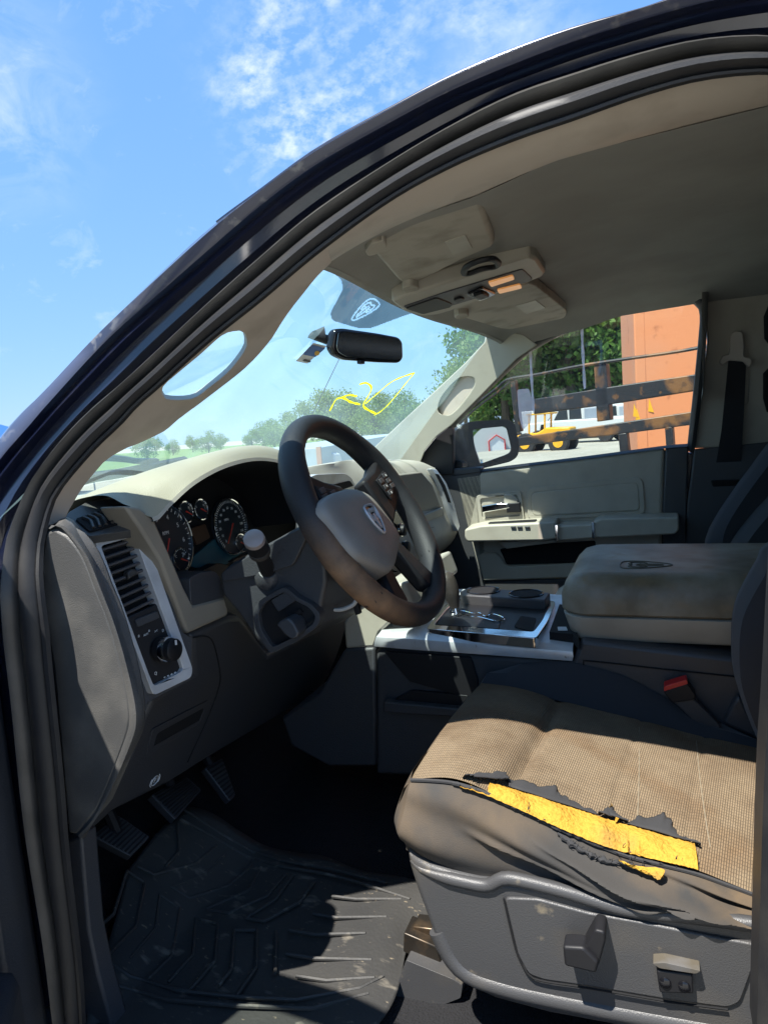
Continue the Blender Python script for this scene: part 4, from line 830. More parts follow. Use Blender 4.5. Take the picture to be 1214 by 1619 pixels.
# armrest lid : stack of rounded outlines
def slab(prof, x0, x1, y0, y1, rc, front_round=True):
    rows = []
    for z, ins_ in prof:
        ring = []
        for cx, cy, a0 in ((x1-rc, y1-rc, 0), (x0+rc, y1-rc, 90), (x0+rc, y0+rc, 180), (x1-rc, y0+rc, 270)):
            for k in range(9):
                a = R(a0+k*11.25); ring.append(V((cx+math.cos(a)*(rc-ins_), cy+math.sin(a)*(rc-ins_), z)))
        rows.append(ring)
    return rows
zb = U(889, 973, 1, -.19).z
lid_top = U(977, 880, 1, .16).z
print('lid z', zb, lid_top, U(882, 948, 1, -.19), U(1155, 992, 1, -.19), U(918, 887, 1, .16))
X0 = U(884, 955, 1, -.17).x
Lr = slab([(zb, .004), (zb+.004, .0), (zb+.030, .0), (zb+.052, .008), (zb+.066, .022), (zb+.073, .045)], X0, 1.0, -.19, .19, .06)
lid = MB().grid(Lr, True, True).build('armrest_lid', lidm, con)
br = slab([(zb-.052, .020), (zb-.045, .012), (zb-.004, .0), (zb-.0025, .004)], X0+.004, 1.0, -.188, .188, .05)
MB().grid(br, True, True).build('armrest_bin', taupe, con)
el = MB(); lc = U(1020, 893, 2, zb+.0735); emblem(el, lc, V((0, -1, 0)), V((1, 0, 0))*-1, .085, .0014, False, 1.0); el.build('embossed_emblem', mat('emboss_dark', (.13, .11, .08), .6), lid)
# ---- seat belt buckle
bk = lambda x, y: U(x, y, 1, -.235)
bko = prism('belt_buckle', [(1048, 1094), (1086, 1080), (1100, 1100), (1096, 1107), (1062, 1112)], bk, (0, .025, 0), black, P, bevel=.003, rad=3)
prism('buckle_button', [(1049, 1085), (1085, 1074), (1087, 1081), (1049, 1093)], lambda x, y: bk(x, y)+V((0, -.001, .0)), (0, .022, .001), red, bko, bevel=.002, rad=2)
prism('buckle_stalk', [(1062, 1110), (1094, 1104), (1140, 1150), (1125, 1170)], lambda x, y: bk(x, y)+V((0, .004, 0)), (0, .015, 0), dark, bko, bevel=.003)

# ================================================================== driver seat
SEAM = [(650, 1233), (680, 1234), (713, 1237), (745, 1245), (782, 1259), (835, 1284), (888, 1311), (941, 1334), (994, 1354), (1050, 1368), (1100, 1381), (1150, 1399), (1201, 1418), (1240, 1432)]
BOT = [(642, 1343), (660, 1358), (676, 1367), (715, 1380), (756, 1390), (810, 1397), (867, 1405), (930, 1423), (989, 1438), (1045, 1442), (1100, 1446), (1150, 1454), (1196, 1462), (1240, 1470)]
FARS = [(761, 1080), (792, 1087), (825, 1094), (860, 1102), (899, 1112), (950, 1127), (1010, 1143), (1055, 1155), (1100, 1167), (1150, 1176), (1209, 1187), (1245, 1194)]
CRST = [(790, 1060), (820, 1050), (851, 1046), (880, 1046), (910, 1049), (973, 1065), (1010, 1081), (1047, 1101), (1095, 1123), (1143, 1145), (1209, 1176), (1245, 1190)]
NS = 96
rb = cr(T(BOT, Y_(-.665)), NS); rs = cr(T(SEAM, Y_(-.660)), NS); rf = cr(T(FARS, Y_(-.25)), NS); rc_ = cr(T(CRST, Y_(-.205)), NS)
fr_edge = V((-.02, 0, -.012))
def fr_ext(row, k=1.0):  # rounds the front edge down
    p = row[0]
    return [p+V((.02*k, 0, -.13)), p+V((-.022*k, 0, -.085)), p+V((-.024*k, 0, -.045)), p+V((-.012*k, 0, -.014))]+row
# insert (ribbed tan cloth)
K = 42; ins_rows = []
for i in range(K):
    v = i/(K-1); row = []
    for j in range(NS):
        p = rs[j].lerp(rf[j], v)
        t = j/(NS-1); z = .010*math.sin(math.pi*v)
        z -= .011*math.exp(-((t-(.27+.02*math.sin(v*3)))/.022)**2)*min(1, 4*v*(1.0-v)+.35)
        for tt in (.56, .76): z -= .0025*math.exp(-((t-tt)/.008)**2)
        z += .006*math.sin(math.pi*min(1, t/.27))*(1 if t < .27 else 0) + (.006*math.sin(math.pi*(t-.27)/.73) if t > .27 else 0)
        row.append(p+V((0, 0, z)))
    ins_rows.append(fr_ext(row))
seat_root = MB(); seat_root.grid(ins_rows)
seat = seat_root.build('driver_seat', weave, P); seat['label'] = 'driver seat cushion in stained tan ribbed cloth with a torn edge showing yellow foam'
# uv from arc length
uvl = seat.data.uv_layers.new(name='UVMap'); ncol = NS+4
ucoord = []; 
for i in range(K):
    s = 0; lst = []
    for j in range(ncol):
        if j: s += (ins_rows[K//2][j]-ins_rows[K//2][j-1]).length
        lst.append((i/(K-1)*.41, s))
    ucoord += lst
for lp in seat.data.loops: uvl.data[lp.index].uv = ucoord[lp.vertex_index]
# outer bolster with wrinkles
bol = []
KB = 60
for i in range(KB):
    v = i/(KB-1); row = []
    for j in range(NS):
        p = rs[j].lerp(rb[j], v); t = j/(NS-1)
        b = -.030*math.sin(math.pi*min(1, v*1.02))*(1-.35*t)
        wr_ = .009*math.sin(8*t-9*v+1.0)*math.sin(math.pi*v)+.006*math.sin(21*t-17*v)*math.sin(math.pi*v)*(t**1.5) + .004*math.sin(15*t+9*v)*math.sin(math.pi*v)*t + .012*math.exp(-((v-.75-.2*math.sin(t*5))/.08)**2)*math.sin(math.pi*t)
        for c0_, sl_, am, wd, ta in ((.10, .75, .010, .05, .30), (.45, .55, .009, .045, .15), (.0, 1.15, .008, .04, .45), (.75, .1, .007, .05, .55), (.95, -.7, .008, .05, .6)):
            wr_ += am*math.exp(-((v-c0_-sl_*(t-.25))/wd)**2)*ss_(ta, ta+.15, t)*math.sin(math.pi*min(1, v*1.1+.02))
        row.append(p+V((0, b-wr_, .004*math.sin(math.pi*v))))
    p = row[0]; c = -.010*math.sin(math.pi*v)
    bol.append([p+V((.02, .18, 0)), p+V((.0+c, .13, -.004)), p+V((-.008+c, .075, -.003)), p+V((-.008+c, .03, -.002)), p+V((-.003+c*.3, .008, 0))]+row)
MB().grid(bol).build('outer_bolster', bolster, seat)
# welt cord along the seam
MB().tube([p+V((0, -.002, .001)) for p in rs], .0025, 6).build('welt_seam', torn, seat)
# far bolster
fb = [fr_ext(rf, .8)]
for t, dz in ((.35, .012), (.7, .006), (1, 0)): fb.append(fr_ext([a.lerp(b, t)+V((0, 0, dz)) for a, b in zip(rf, rc_)], .8))
fb += [fr_ext([p+V((0, .02, -.012)) for p in rc_], .8), fr_ext([p+V((0, .03, -.05)) for p in rc_], .8), fr_ext([p+V((0, .028, -.16)) for p in rc_], .8)]
MB().grid(fb).build('inner_bolster', seatcloth, seat)
# seams on the insert
bvh_s = BVHTree.FromPolygons([tuple(p) for r in ins_rows+bol for p in r],
    [(i*ncol+j, i*ncol+j+1, (i+1)*ncol+j+1, (i+1)*ncol+j) for i in range(K-1) for j in range(ncol-1)] +
    [(K*ncol+i*(NS+5)+j, K*ncol+i*(NS+5)+j+1, K*ncol+(i+1)*(NS+5)+j+1, K*ncol+(i+1)*(NS+5)+j) for i in range(KB-1) for j in range(NS+4)])
def onseat(x, y, off=.002):
    d = ray(x, y).normalized(); h = bvh_s.ray_cast(CAM, d)
    if h[0] is None: return U(x, y, 1, -.655)
    n = h[1] if h[1].dot(d) < 0 else -h[1]
    return h[0]+n*off
ss = MB()
for pts in ([(1010, 1150), (1010, 1200), (1009, 1250), (1007, 1297)], [(1100, 1172), (1106, 1230), (1114, 1290), (1122, 1340)]):
    ss.tube(cr([onseat(x, y, .0005) for x, y in pts], 30), .0007, 5)
ss.build('insert_stitching', wire, seat)
# the tear: foam patches, rolled torn edges, rag flaps
def patch(pts, off, bulge, n=14):
    up = [onseat(x, y, off) for x, y in pts]
    return up
def ragged(pts, amp, k, seed):
    rg = random.Random(seed); out = []
    for i in range(len(pts)-1):
        a, b = V(pts[i]), V(pts[i+1])
        for j in range(k):
            t = j/k; p = a.lerp(b, t); d = (b-a); nn = V((-d.y, d.x)).normalized()
            out.append(p+nn*rg.uniform(-amp, amp))
    out.append(V(pts[-1])); return [tuple(p) for p in out]
top = [(716, 1236), (745, 1238), (770, 1241), (798, 1250), (832, 1260), (867, 1271), (905, 1284), (941, 1295), (989, 1311), (1030, 1322), (1069, 1334), (1104, 1342)]
bot = [(720, 1241), (748, 1250), (770, 1257), (790, 1265), (825, 1282), (860, 1297), (888, 1312), (920, 1324), (945, 1334), (985, 1346), (1021, 1357), (1079, 1371), (1108, 1379)]
TN = 110
def c2(pts, n): return [tuple(p.to_2d()) for p in cr([V((*q, 0)) for q in pts], n)]
tt_, bb_ = c2(ragged(top, 1.5, 3, 1), TN), c2(ragged(bot, 1.2, 3, 2), TN)
frows = []
rg = random.Random(5)
for i in range(19):
    v = i/18
    if i == 0: ta_ = [onseat(a[0], a[1], .003) for a in tt_]; tb_ = [onseat(b[0]+1, b[1]+6, .006) for b in bb_]; sm_ = lambda L: [sum((L[max(0, min(len(L)-1, k+q))] for q in range(-9, 10)), V())/19+(L[k]-sum((L[max(0, min(len(L)-1, k+q))] for q in range(-2, 3)), V())/5)*.6 for k in range(len(L))]; ta_ = sm_(ta_); tb_ = sm_(tb_)
    frows.append([a.lerp(b, v)+V((0, -.30, .95))*((.005+.003*math.sin(k*.31))*math.sin(math.pi*v)+.0035+rg.uniform(-.0007, .0007)) for k, (a, b) in enumerate(zip(ta_, tb_))])
MB().grid(frows).build('exposed_foam', foam, seat)
t2a = c2([(974, 1360), (990, 1362), (1010, 1367), (1034, 1372), (1051, 1378)], 16); t2b = c2(ragged([(976, 1362), (988, 1372), (1002, 1380), (1018, 1388), (1034, 1393), (1050, 1382)], 1.5, 3, 4), 16)
MB().grid([[onseat(a[0]*(1-v)+b[0]*v, a[1]*(1-v)+b[1]*v,   .009+.006*math.sin(math.pi*v)+rg.uniform(-.001, .001)) for a, b in zip(t2a, t2b)] for v in [k/8 for k in range(9)]]).build('exposed_foam', foam, seat)
# lower torn lip
lipm = MB()
lp = c2([(716, 1240), (750, 1249), (782, 1262), (825, 1283), (860, 1299), (888, 1313), (920, 1326), (945, 1336), (985, 1349), (1021, 1360), (1070, 1372), (1110, 1380)], 60)
lipm.tube([onseat(x, y+rg.uniform(-1, 1), .004) for x, y in lp], [.0018+.0016*rg.random() for _ in lp], 6)
lp2 = c2([(880, 1318), (905, 1338), (930, 1352), (955, 1362), (985, 1366), (1020, 1370)], 30)
lipm.tube([onseat(x, y+rg.uniform(-2, 2), .004) for x, y in lp2], [.0015+.003*rg.random()**2 for _ in lp2], 6)
for k in range(110):
    x, y = lp[rg.randrange(len(lp))] if k % 3 else lp2[rg.randrange(len(lp2))]
    x += rg.uniform(-5, 5); y += rg.uniform(-2, 4); a_ = rg.uniform(-2.4, .6); L_ = rg.uniform(3, 11)
    lipm.tube([onseat(x, y, .004), onseat(x+math.cos(a_)*L_*.5, y+math.sin(a_)*L_*.5, .007), onseat(x+math.cos(a_)*L_, y+math.sin(a_)*L_, .004+rg.random()*.006)], [.0006, .0005, .0003], 4)
lipm.build('frayed_lip', torn, seat)
prism2 = []
def flap(outer, inner, seed, lift):
    o_ = c2(ragged(outer, 3.0, 4, seed), 40); i_ = c2(inner, 40)
    rows_ = []
    for k in range(7):
        v = k/6; rows_.append([onseat(a[0]*(1-v)+b[0]*v, a[1]*(1-v)+b[1]*v, .0025+lift*math.sin(math.pi*.5*(v))) for a, b in zip(o_, i_)])
    MB().grid(rows_).build('torn_flap', torn, seat, solid=.0015)
# outer = ragged edge turned up over the tan cloth; inner = tear edge
flap([(716, 1236), (740, 1228), (770, 1224), (797, 1224), (798, 1230)], [(718, 1237), (745, 1239), (765, 1240), (780, 1241), (795, 1238)], 11, .008)
flap([(798, 1232), (830, 1240), (855, 1246), (876, 1244), (880, 1256), (905, 1270), (940, 1288)], [(800, 1250), (820, 1257), (840, 1263), (867, 1272), (890, 1279), (915, 1287), (942, 1296)], 12, .005)
flap([(945, 1292), (955, 1284), (966, 1277), (972, 1290), (990, 1304)], [(942, 1296), (955, 1300), (968, 1304), (980, 1308), (990, 1311)], 13, .010)
flap([(990, 1305), (1006, 1294), (1030, 1296), (1046, 1288), (1060, 1300), (1068, 1322), (1098, 1334), (1105, 1342)], [(990, 1311), (1010, 1317), (1030, 1322), (1050, 1328), (1065, 1333), (1080, 1336), (1095, 1340), (1105, 1343)], 14, .006)
fx = MB(); 
for x, y, s in ((975, 1308, .006), (966, 1282, .004)):
    c = onseat(x, y, .008)
    fx.add([c+V((random.uniform(-s, s), random.uniform(-s, s), random.uniform(-s, s))) for _ in range(8)], [(0, 1, 2, 3), (4, 5, 6, 7), (0, 2, 5, 6), (1, 3, 4, 7)])
fx.build('foam_crumb', foam, seat)
# plastic seat base
SB = Y_(-.69)
side = [(642, 1344), (660, 1359), (676, 1368), (715, 1381), (756, 1391), (810, 1398), (867, 1406), (930, 1424), (989, 1439), (1045, 1443), (1100, 1447), (1196, 1463), (1250, 1472), (1250, 1670), (1080, 1650), (973, 1624), (867, 1604), (782, 1581), (729, 1555), (700, 1522), (677, 1458), (660, 1412), (647, 1372)]
base = prism('seat_side_shield', side, SB, (0, .09, 0), seatplast, seat, bevel=.012, seg=4)
prism('shield_switch_panel', [(797, 1420), (850, 1422), (930, 1444), (1000, 1456), (1120, 1480), (1197, 1494), (1194, 1520), (1170, 1586), (1150, 1594), (1060, 1582), (930, 1560), (860, 1550), (835, 1541), (818, 1510)], Y_(-.694), (0, .01, 0), seatplast, base, bevel=.002, rad=8)
u0 = cr(T([(647, 1362), (655, 1371), (664, 1377), (690, 1386), (740, 1398), (770, 1402), (795, 1391), (830, 1396), (900, 1414), (989, 1440), (1100, 1452), (1215, 1468)], Y_(-.694)), 50)
MB().tube([p+V((0, .006, -.002)) for p in u0], [.0085*min(1, .25+i*.12) for i in range(50)], 10).build('shield_top_ridge', seatplast, base)
l0_ = cr(T([(690, 1478), (712, 1522), (742, 1550), (800, 1570), (870, 1586), (980, 1608), (1100, 1630), (1240, 1655)], Y_(-.69)), 40)
MB().tube([p+V((0, .008, .002)) for p in l0_], .013, 12).build('shield_lower_ridge', seatplast, base)
MB().tube(cr(T([(796, 1420), (806, 1465), (818, 1510), (836, 1542), (862, 1552), (930, 1562), (1060, 1584), (1150, 1596)], Y_(-.6945)), 40), .0014, 5).build('panel_gap', void, base)
l1 = prism('recline_paddle', [(940, 1470), (956, 1474), (957, 1488), (946, 1528), (934, 1538), (920, 1524), (922, 1502)], Y_(-.722), (0, .03, 0), black, base, bevel=.005, rad=5, seg=3)
prism('seat_adjust_paddle', [(889, 1497), (922, 1499), (946, 1522), (942, 1540), (892, 1528)], Y_(-.728), (0, .024, 0), black, base, bevel=.005, rad=5, seg=3)
prism('lumbar_switch', [(1037, 1534), (1094, 1541), (1096, 1572), (1042, 1570)], Y_(-.706), (0, .014, 0), black, base, bevel=.004, rad=4, seg=3)
for x, y in ((1051, 1554), (1081, 1560)):
    c = U(x, y, 1, -.7065); MB().tube([c+V((0, .004, 0)), c-V((0, .001, 0)), c-V((0, .0025, 0))], [.007, .0065, .004], 16).build('lumbar_button', gloss, base)
prism('switch_hood', [(1030, 1523), (1050, 1522), (1108, 1535), (1100, 1540), (1042, 1531)], Y_(-.709), (0, .02, .0), mat('dusty_ledge', (.085, .072, .052), .7, var=(30, (.11, .105, .10), .45, .65)), base, bevel=.004, rad=4)
# seat rail and its cover
rl = MB(); rl.prism(T([(638, 1475), (690, 1497), (700, 1535), (637, 1505)], Y_(-.60)), (0, .04, 0)); rl.prism(T([(652, 1465), (690, 1470), (690, 1486), (655, 1477)], Y_(-.585)), (0, .03, 0))
rl.build('seat_rail', mat('rail_steel', (.05, .042, .034), .38, .7, var=(30, (.13, .09, .055), .5, .7)), seat, bevel=.002)
prism('rail_cover', [(642, 1518), (715, 1548), (731, 1558), (728, 1578), (672, 1600), (660, 1600), (610, 1660), (606, 1612)], Y_(-.62), (0, .1, 0), seatplast, seat, bevel=.006, rad=3)
# seat pan block (hidden fill) and backrest
MB().box((.20, -.43, .845), (.12, .44, .11)).build('cushion_front', seatcloth, seat, bevel=.01)
MB().box((.42, -.43, .76), (.44, .40, .13)).build('seat_pan', void, seat)
SBK = [(1330, 800), (1214, 856), (1195, 884), (1175, 919), (1163, 945), (1157, 970), (1155, 1000), (1157, 1053), (1169, 1097), (1190, 1150), (1206, 1174), (1260, 1230), (1330, 1200)]
so = T([tuple(p) for p in c2(SBK, 40)], Y_(-.215)); sc_ = sum(so, V())/len(so)
sbm = MB().grid([[p.lerp(sc_, .22)+V((0, .02, 0)) for p in so], [p.lerp(sc_, .06)+V((0, .012, 0)) for p in so], so, [p.lerp(sc_, .0)+V((.0, -.03, 0)) for p in so], [p.lerp(sc_, .10)+V((0, -.07, 0)) for p in so], [p.lerp(sc_, .45)+V((0, -.085, 0)) for p in so], [sc_+V((0, -.085, 0)) for p in so]], True, True)
sbm.build('seat_backrest', seatcloth, seat)
MB().prism([V((x, -.645, z)) for x, z in ((.66, .86), (.80, .84), (.92, 1.45), (.80, 1.5), (.74, 1.3))], (0, .40, 0)).build('seat_backrest', seatcloth, seat, bevel=.04, seg=4)
prism('recliner_hinge', [(1168, 1100), (1180, 1125), (1205, 1172), (1190, 1165), (1143, 1143), (1160, 1110)], Y_(-.22), (0, .02, 0), dark, seat, bevel=.004)
# ---- passenger seat
ps = MB(); psr = [[V((x, y, z)) for y in [.22+k*.05 for k in range(10)]] for x, z in ((.20, .66), (.14, .84), (.17, .92), (.25, .955), (.45, .93), (.66, .88))]
psn = MB().grid([[p-V((0, 0, .05*(abs(k-4.5)/4.5)**4)) for k, p in enumerate(r)] for r in psr]).build('passenger_seat', taupe, P, solid=.02, sub=1)
pb = T(c2([(1113, 890), (1117, 856), (1132, 823), (1166, 772), (1190, 740), (1214, 708), (1260, 660), (1400, 660), (1400, 890)], 40), Y_(.62)); pc_ = sum(pb, V())/len(pb)
MB().grid([[p.lerp(pc_, .15)+V((0, -.05, 0)) for p in pb], [p.lerp(pc_, .03)+V((0, -.02, 0)) for p in pb], pb, [p+V((0, .06, 0)) for p in pb]], True, True).build('passenger_backrest', seatcloth, psn)
pb2 = T(c2([(1145, 890), (1160, 862), (1180, 834), (1214, 796), (1260, 760), (1400, 760), (1400, 890)], 40), Y_(.50)); pc2 = sum(pb2, V())/len(pb2)
MB().grid([[p.lerp(pc2, .12)+V((0, -.05, 0)) for p in pb2], [p.lerp(pc2, .02)+V((0, -.02, 0)) for p in pb2], pb2, [p+V((0, .07, 0)) for p in pb2]], True, True).build('passenger_bolster', mat('passenger_cloth', (.045, .047, .05), .9, bump=(800, .3, .0006)), psn)
# ---- floor, firewall, kick panel, pedals
fl = MB()
fl.grid([[V((x, y, .585+(.0 if x > -.45 else (-.45-x)*1.1)+.006*math.sin(31*x+17*y))) for y in [-.83+k*.0415 for k in range(41)]] for x in [-.78+k*.05 for k in range(50)]])
fl.build('cab_carpet', carpet, P)
MB().box((-.79, 0, 1.0), (.03, 1.7, .55)).build('firewall', void, P)
prism('kick_panel', [(96, 1332), (128, 1322), (133, 1380), (141, 1472), (155, 1540), (182, 1640), (120, 1640), (112, 1450), (104, 1380)], Y_(-.815), (0, .03, 0), dark, P, bevel=.004)
MB().box((-.42, .86, .92), (.62, .05, .68)).build('kick_panel', dark, P, bevel=.005)
sil = MB().box((.2, -.86, .585), (1.4, .10, .06)).build('door_sill', dark, P, bevel=.015)
def pedal(name, pts, pt3, n, tilt, arm):
    p_ = pl(pt3, n); o = prism(name, pts, p_, V(n).normalized()*-.018, dark, P, bevel=.003, rad=3)
    q = [p_(*a) for a in pts]
    rb_ = MB()
    nn = V(n).normalized()
    for k in range(9):
        t = (k+.7)/9.5; a = q[0].lerp(q[3], t); b = q[1].lerp(q[2], t)
        rb_.tube([a.lerp(b, .06)+nn*.001, a.lerp(b, .94)+nn*.001], .0022, 5)
    rb_.build('pedal_rib', rubber, o)
    c = sum(q, V())/4; MB().tube([c-nn*.015, V(arm)], .011, 8).build('pedal_arm', black, o); return o
pedal('brake_pedal', [(239, 1257), (296, 1228), (319, 1249), (277, 1296)], (-.44, -.45, .745), (.75, -.1, .65), 0, (-.55, -.42, .98))
pedal('accelerator_pedal', [(324, 1214), (352, 1198), (373, 1257), (364, 1267)], (-.44, -.3, .72), (.8, -.1, .6), 0, (-.6, -.28, .95))
pedal('parking_brake_pedal', [(146, 1322), (188, 1289), (237, 1323), (207, 1354)], (-.43, -.62, .75), (.7, -.2, .7), 0, (-.5, -.62, .95))
# ---- floor mat (loose: lifts out)
mo_l = [(212, 1352), (141, 1420), (152, 1500), (172, 1592), (195, 1645)]
fm = MB()
def fmz(p): return .60+max(0, -.28-p.x)*.55*(1 if p.x > -.6 else 1)
mat_rows = []
back_e = c2([(205, 1370), (250, 1312), (285, 1283), (302, 1276), (338, 1289), (380, 1318), (422, 1341), (470, 1349), (516, 1353), (570, 1374), (650, 1392), (700, 1420)], 60)
front_e = c2([(130, 1640), (180, 1650), (260, 1670), (380, 1690), (480, 1690), (560, 1660), (612, 1600), (632, 1550), (642, 1500), (660, 1470), (690, 1440), (705, 1425)], 60)
def onmat(x, y, up=0):
    p = U(x, y, 2, .61)
    for _ in range(12):
        z = .606+max(0, -.30-p.x)*.50; p = U(x, y, 2, z)
    return p+V((0, 0, up))
for i in range(30):
    v = i/29; mat_rows.append([onmat(a[0]*(1-v)+b[0]*v, a[1]*(1-v)+b[1]*v, .004*math.sin(5*v+a[0]*.02)) for a, b in zip(back_e, front_e)])
fm.grid(mat_rows)
z5 = lambda pts: [(x*.4695, 1050+y*.4695) for x, y in pts]
ribs = [z5(q) for q in ([(465, 690), (520, 718), (660, 680), (728, 622)], [(580, 760), (640, 797), (770, 755), (845, 690), (848, 672)], [(580, 760), (690, 715), (760, 652)],
    [(695, 835), (770, 848), (900, 790), (960, 720)], [(695, 835), (840, 770), (880, 692)], [(830, 865), (890, 875), (1010, 810), (1060, 740)], [(830, 865), (930, 800), (985, 722)],
    [(430, 705), (490, 745), (460, 890), (370, 985), (330, 985)], [(430, 705), (385, 850), (330, 900)], [(540, 785), (605, 830), (580, 990), (495, 1075)], [(540, 785), (525, 900), (440, 1000)],
    [(660, 865), (735, 885), (725, 1010), (640, 1110), (570, 1100)], [(660, 865), (650, 990), (570, 1080)], [(790, 905), (865, 905), (865, 1030), (800, 1125)], [(790, 905), (780, 1040), (740, 1090)], [(930, 910), (928, 1050)],
    [(975, 905), (1060, 920), (1230, 915)], [(965, 985), (1060, 1000), (1250, 1005)], [(1055, 850), (1130, 862), (1300, 860)], [(1000, 1060), (1100, 1075), (1260, 1065)], [(1120, 790), (1200, 800), (1350, 800)],
    [(340, 990), (440, 1060), (600, 1110), (800, 1130), (1000, 1140), (1214, 1100), (1290, 1060)], [(385, 1090), (560, 1140), (800, 1160), (1050, 1170), (1240, 1120)], [(610, 530), (720, 590), (830, 655), (950, 690), (1100, 715), (1214, 745), (1380, 800)], [(625, 500), (735, 572), (850, 640), (960, 672), (1110, 698), (1300, 745)], [(600, 545), (605, 640), (560, 690)])]
for rr_ in ribs:
    pts_ = []
    for (xa, ya), (xb, yb) in zip(rr_, rr_[1:]): pts_ += [(xa+(xb-xa)*k/8, ya+(yb-ya)*k/8) for k in range(8)]
    fm.tube([onmat(x, y, .0045) for x, y in pts_+[rr_[-1]]], .0015, 6)
fmo = fm.build('floor_mat', matm, None, solid=.003); tag(fmo, 'black ribbed rubber floor mat with dried mud, lying in the driver footwell', 'floor mat')

# ================================================================== OUTSIDE
gravel = mat('pale_gravel', (.33, .31, .255), .95, var=(.15, (.26, .245, .20), .42, .66, 8), scr=(2.5, (.40, .38, .33), .55, .75, 8), bump=(8, .4, .02))
grassm = mat('field_grass', (.10, .17, .035), .95, var=(.4, (.15, .20, .05), .4, .7, 8))
g = MB().grid([[V((x, y, 0)) for y in (-600, -60, 0, 60, 600)] for x in (-600, -60, 0, 60, 600)]).build('ground', gravel); tag(g, 'pale gravel lot stretching to the trees', 'ground', kind='structure')
g = MB().grid([[V((x, y, .03)) for y in (-20, 30, 80, 150)] for x in (-300, -90, -26)]).build('field', grassm); tag(g, 'green grass field beyond the gravel lot', 'field', kind='structure')
def leaf_mat(name, c, c2_):
    m = mat(name, c, .6, var=(.5, c2_, .35, .65, 3), spec=.3); n, l = nodes(m); b = n['Principled BSDF']
    tr = n.new('ShaderNodeBsdfTranslucent'); tr.inputs[0].default_value = (c[0]*2.2, c[1]*2.0, c[2]*1.2, 1)
    mx = n.new('ShaderNodeMixShader'); mx.inputs[0].default_value = .35; out = n['Material Output']
    l.new(b.outputs[0], mx.inputs[1]); l.new(tr.outputs[0], mx.inputs[2]); l.new(mx.outputs[0], out.inputs[0]); return m
leafs = [leaf_mat('leaf_dark', (.06, .135, .025), (.10, .18, .04)), leaf_mat('leaf_mid', (.11, .18, .045), (.15, .22, .06)), leaf_mat('leaf_light', (.13, .19, .05), (.17, .22, .07))]
def tree_meshes(seed, h, w, nl, lm):
    rg = random.Random(seed); tk = MB(); tk.tube([V((0, 0, 0)), V((.1, 0, h*.35)), V((0, .1, h*.7))], [.028*h, .02*h, .008*h], 8); blobs = []
    for k in range(16):
        a = rg.uniform(0, 6.28); t = rg.uniform(.2, 1); rr_ = w*.36*math.sin(math.pi*(t*.85+.1))*rg.uniform(.4, 1.1)
        c = V((math.cos(a)*rr_, math.sin(a)*rr_, h*((.08 if nl > 5000 else .05)+.78*t))); blobs.append((c, w*rg.uniform(.13, .24)))
        tk.tube([V((0, 0, h*.25+h*.4*t*.6)), c], [.01*h, .003*h], 5)
    lf = MB(); vs = []; fs = []
    for k in range(nl):
        c, r_ = blobs[rg.randrange(len(blobs))]
        d = V((rg.gauss(0, 1), rg.gauss(0, 1), rg.gauss(0, 1))).normalized()*r_*(rg.random()**.4)*rg.choice((1, 1, 1, 1.25))
        p = c+V((d.x, d.y, d.z*.8)); s = rg.uniform(.10, .24)*(h/10)**.5
        a = V((rg.gauss(0, 1), rg.gauss(0, 1), rg.gauss(0, .6))).normalized(); b = a.orthogonal().normalized(); b = (Matrix.Rotation(rg.uniform(0, 6.28), 3, a) @ b)
        q = a.cross(b); i0 = len(vs); vs += [p-b*s, p+q*s*.6, p+b*s, p-q*s*.6]; fs.append((i0, i0+1, i0+2, i0+3))
    return tk, vs, fs
TREES = []
for i, (h, w, nl, li) in enumerate(((13, 11, 9500, 0), (12, 10, 9500, 0), (10, 8.5, 4500, 1), (8, 7.5, 4000, 1), (7.5, 7, 3200, 2))):
    tk, vs, fs = tree_meshes(50+i, h, w, nl, li)
    tm = bpy.data.meshes.new('trunk'); tm.from_pydata([tuple(p) for p in tk.v], [], tk.f); tm.materials.append(bark)
    lm = bpy.data.meshes.new('crown'); lm.from_pydata([tuple(p) for p in vs], [], fs); lm.materials.append(leafs[li]); TREES.append((h, tm, lm))
def at_px(px, dist):
    d = ray(px, 660); d.z = 0; d.normalize(); return V((CAM.x, CAM.y, 0))+d*dist
def tree(kind, pos, h, label, group):
    hh, tm, lm = TREES[kind]; t = empty('leafy_tree', label, 'tree', pos, group); s = h/hh
    t.scale = (s, s, s); t.rotation_euler.z = random.uniform(0, 6.28)
    for nm, me in (('trunk', tm), ('crown', lm)):
        o = bpy.data.objects.new(nm, me); COL.objects.link(o); o.parent = t
LB = 'tall dark green tree in the dense row seen through the passenger window'
for i, (px, dist, h) in enumerate(((640, 60, 5.8), (690, 62, 6.4), (735, 58, 8.2), (770, 55, 10), (800, 52, 12), (835, 50, 13), (870, 53, 13), (905, 50, 14), (940, 52, 14), (975, 49, 14), (1010, 51, 14), (1045, 53, 13), (1090, 56, 13), (820, 60, 14), (890, 62, 15), (960, 60, 15))):
    if px < 780: tree(2 if px > 700 else 3, at_px(px, dist), h-1, 'mid green tree beside the passenger pillar, edge of the tree row', 'trees at the left end of the row')
    else: tree(i % 2, at_px(px, dist), h, LB, 'dark trees behind the passenger window')
LB2 = 'pale green tree seen low through the middle of the windshield'
for i, (px, dist, h) in enumerate(((515, 60, 5.4), (535, 66, 5.9), (480, 70, 5.0), (570, 72, 5.5), (605, 66, 5.1), (640, 70, 5.8), (455, 80, 4.4), (430, 85, 4.0), (555, 60, 4.6), (590, 58, 4.4))):
    tree(3 if i % 2 else 4, at_px(px, dist), h, LB2, 'pale trees through the windshield')
tree(3, at_px(226, 75), 3.6, 'lone small round tree low at the left of the windshield', 'trees at the left of the windshield')
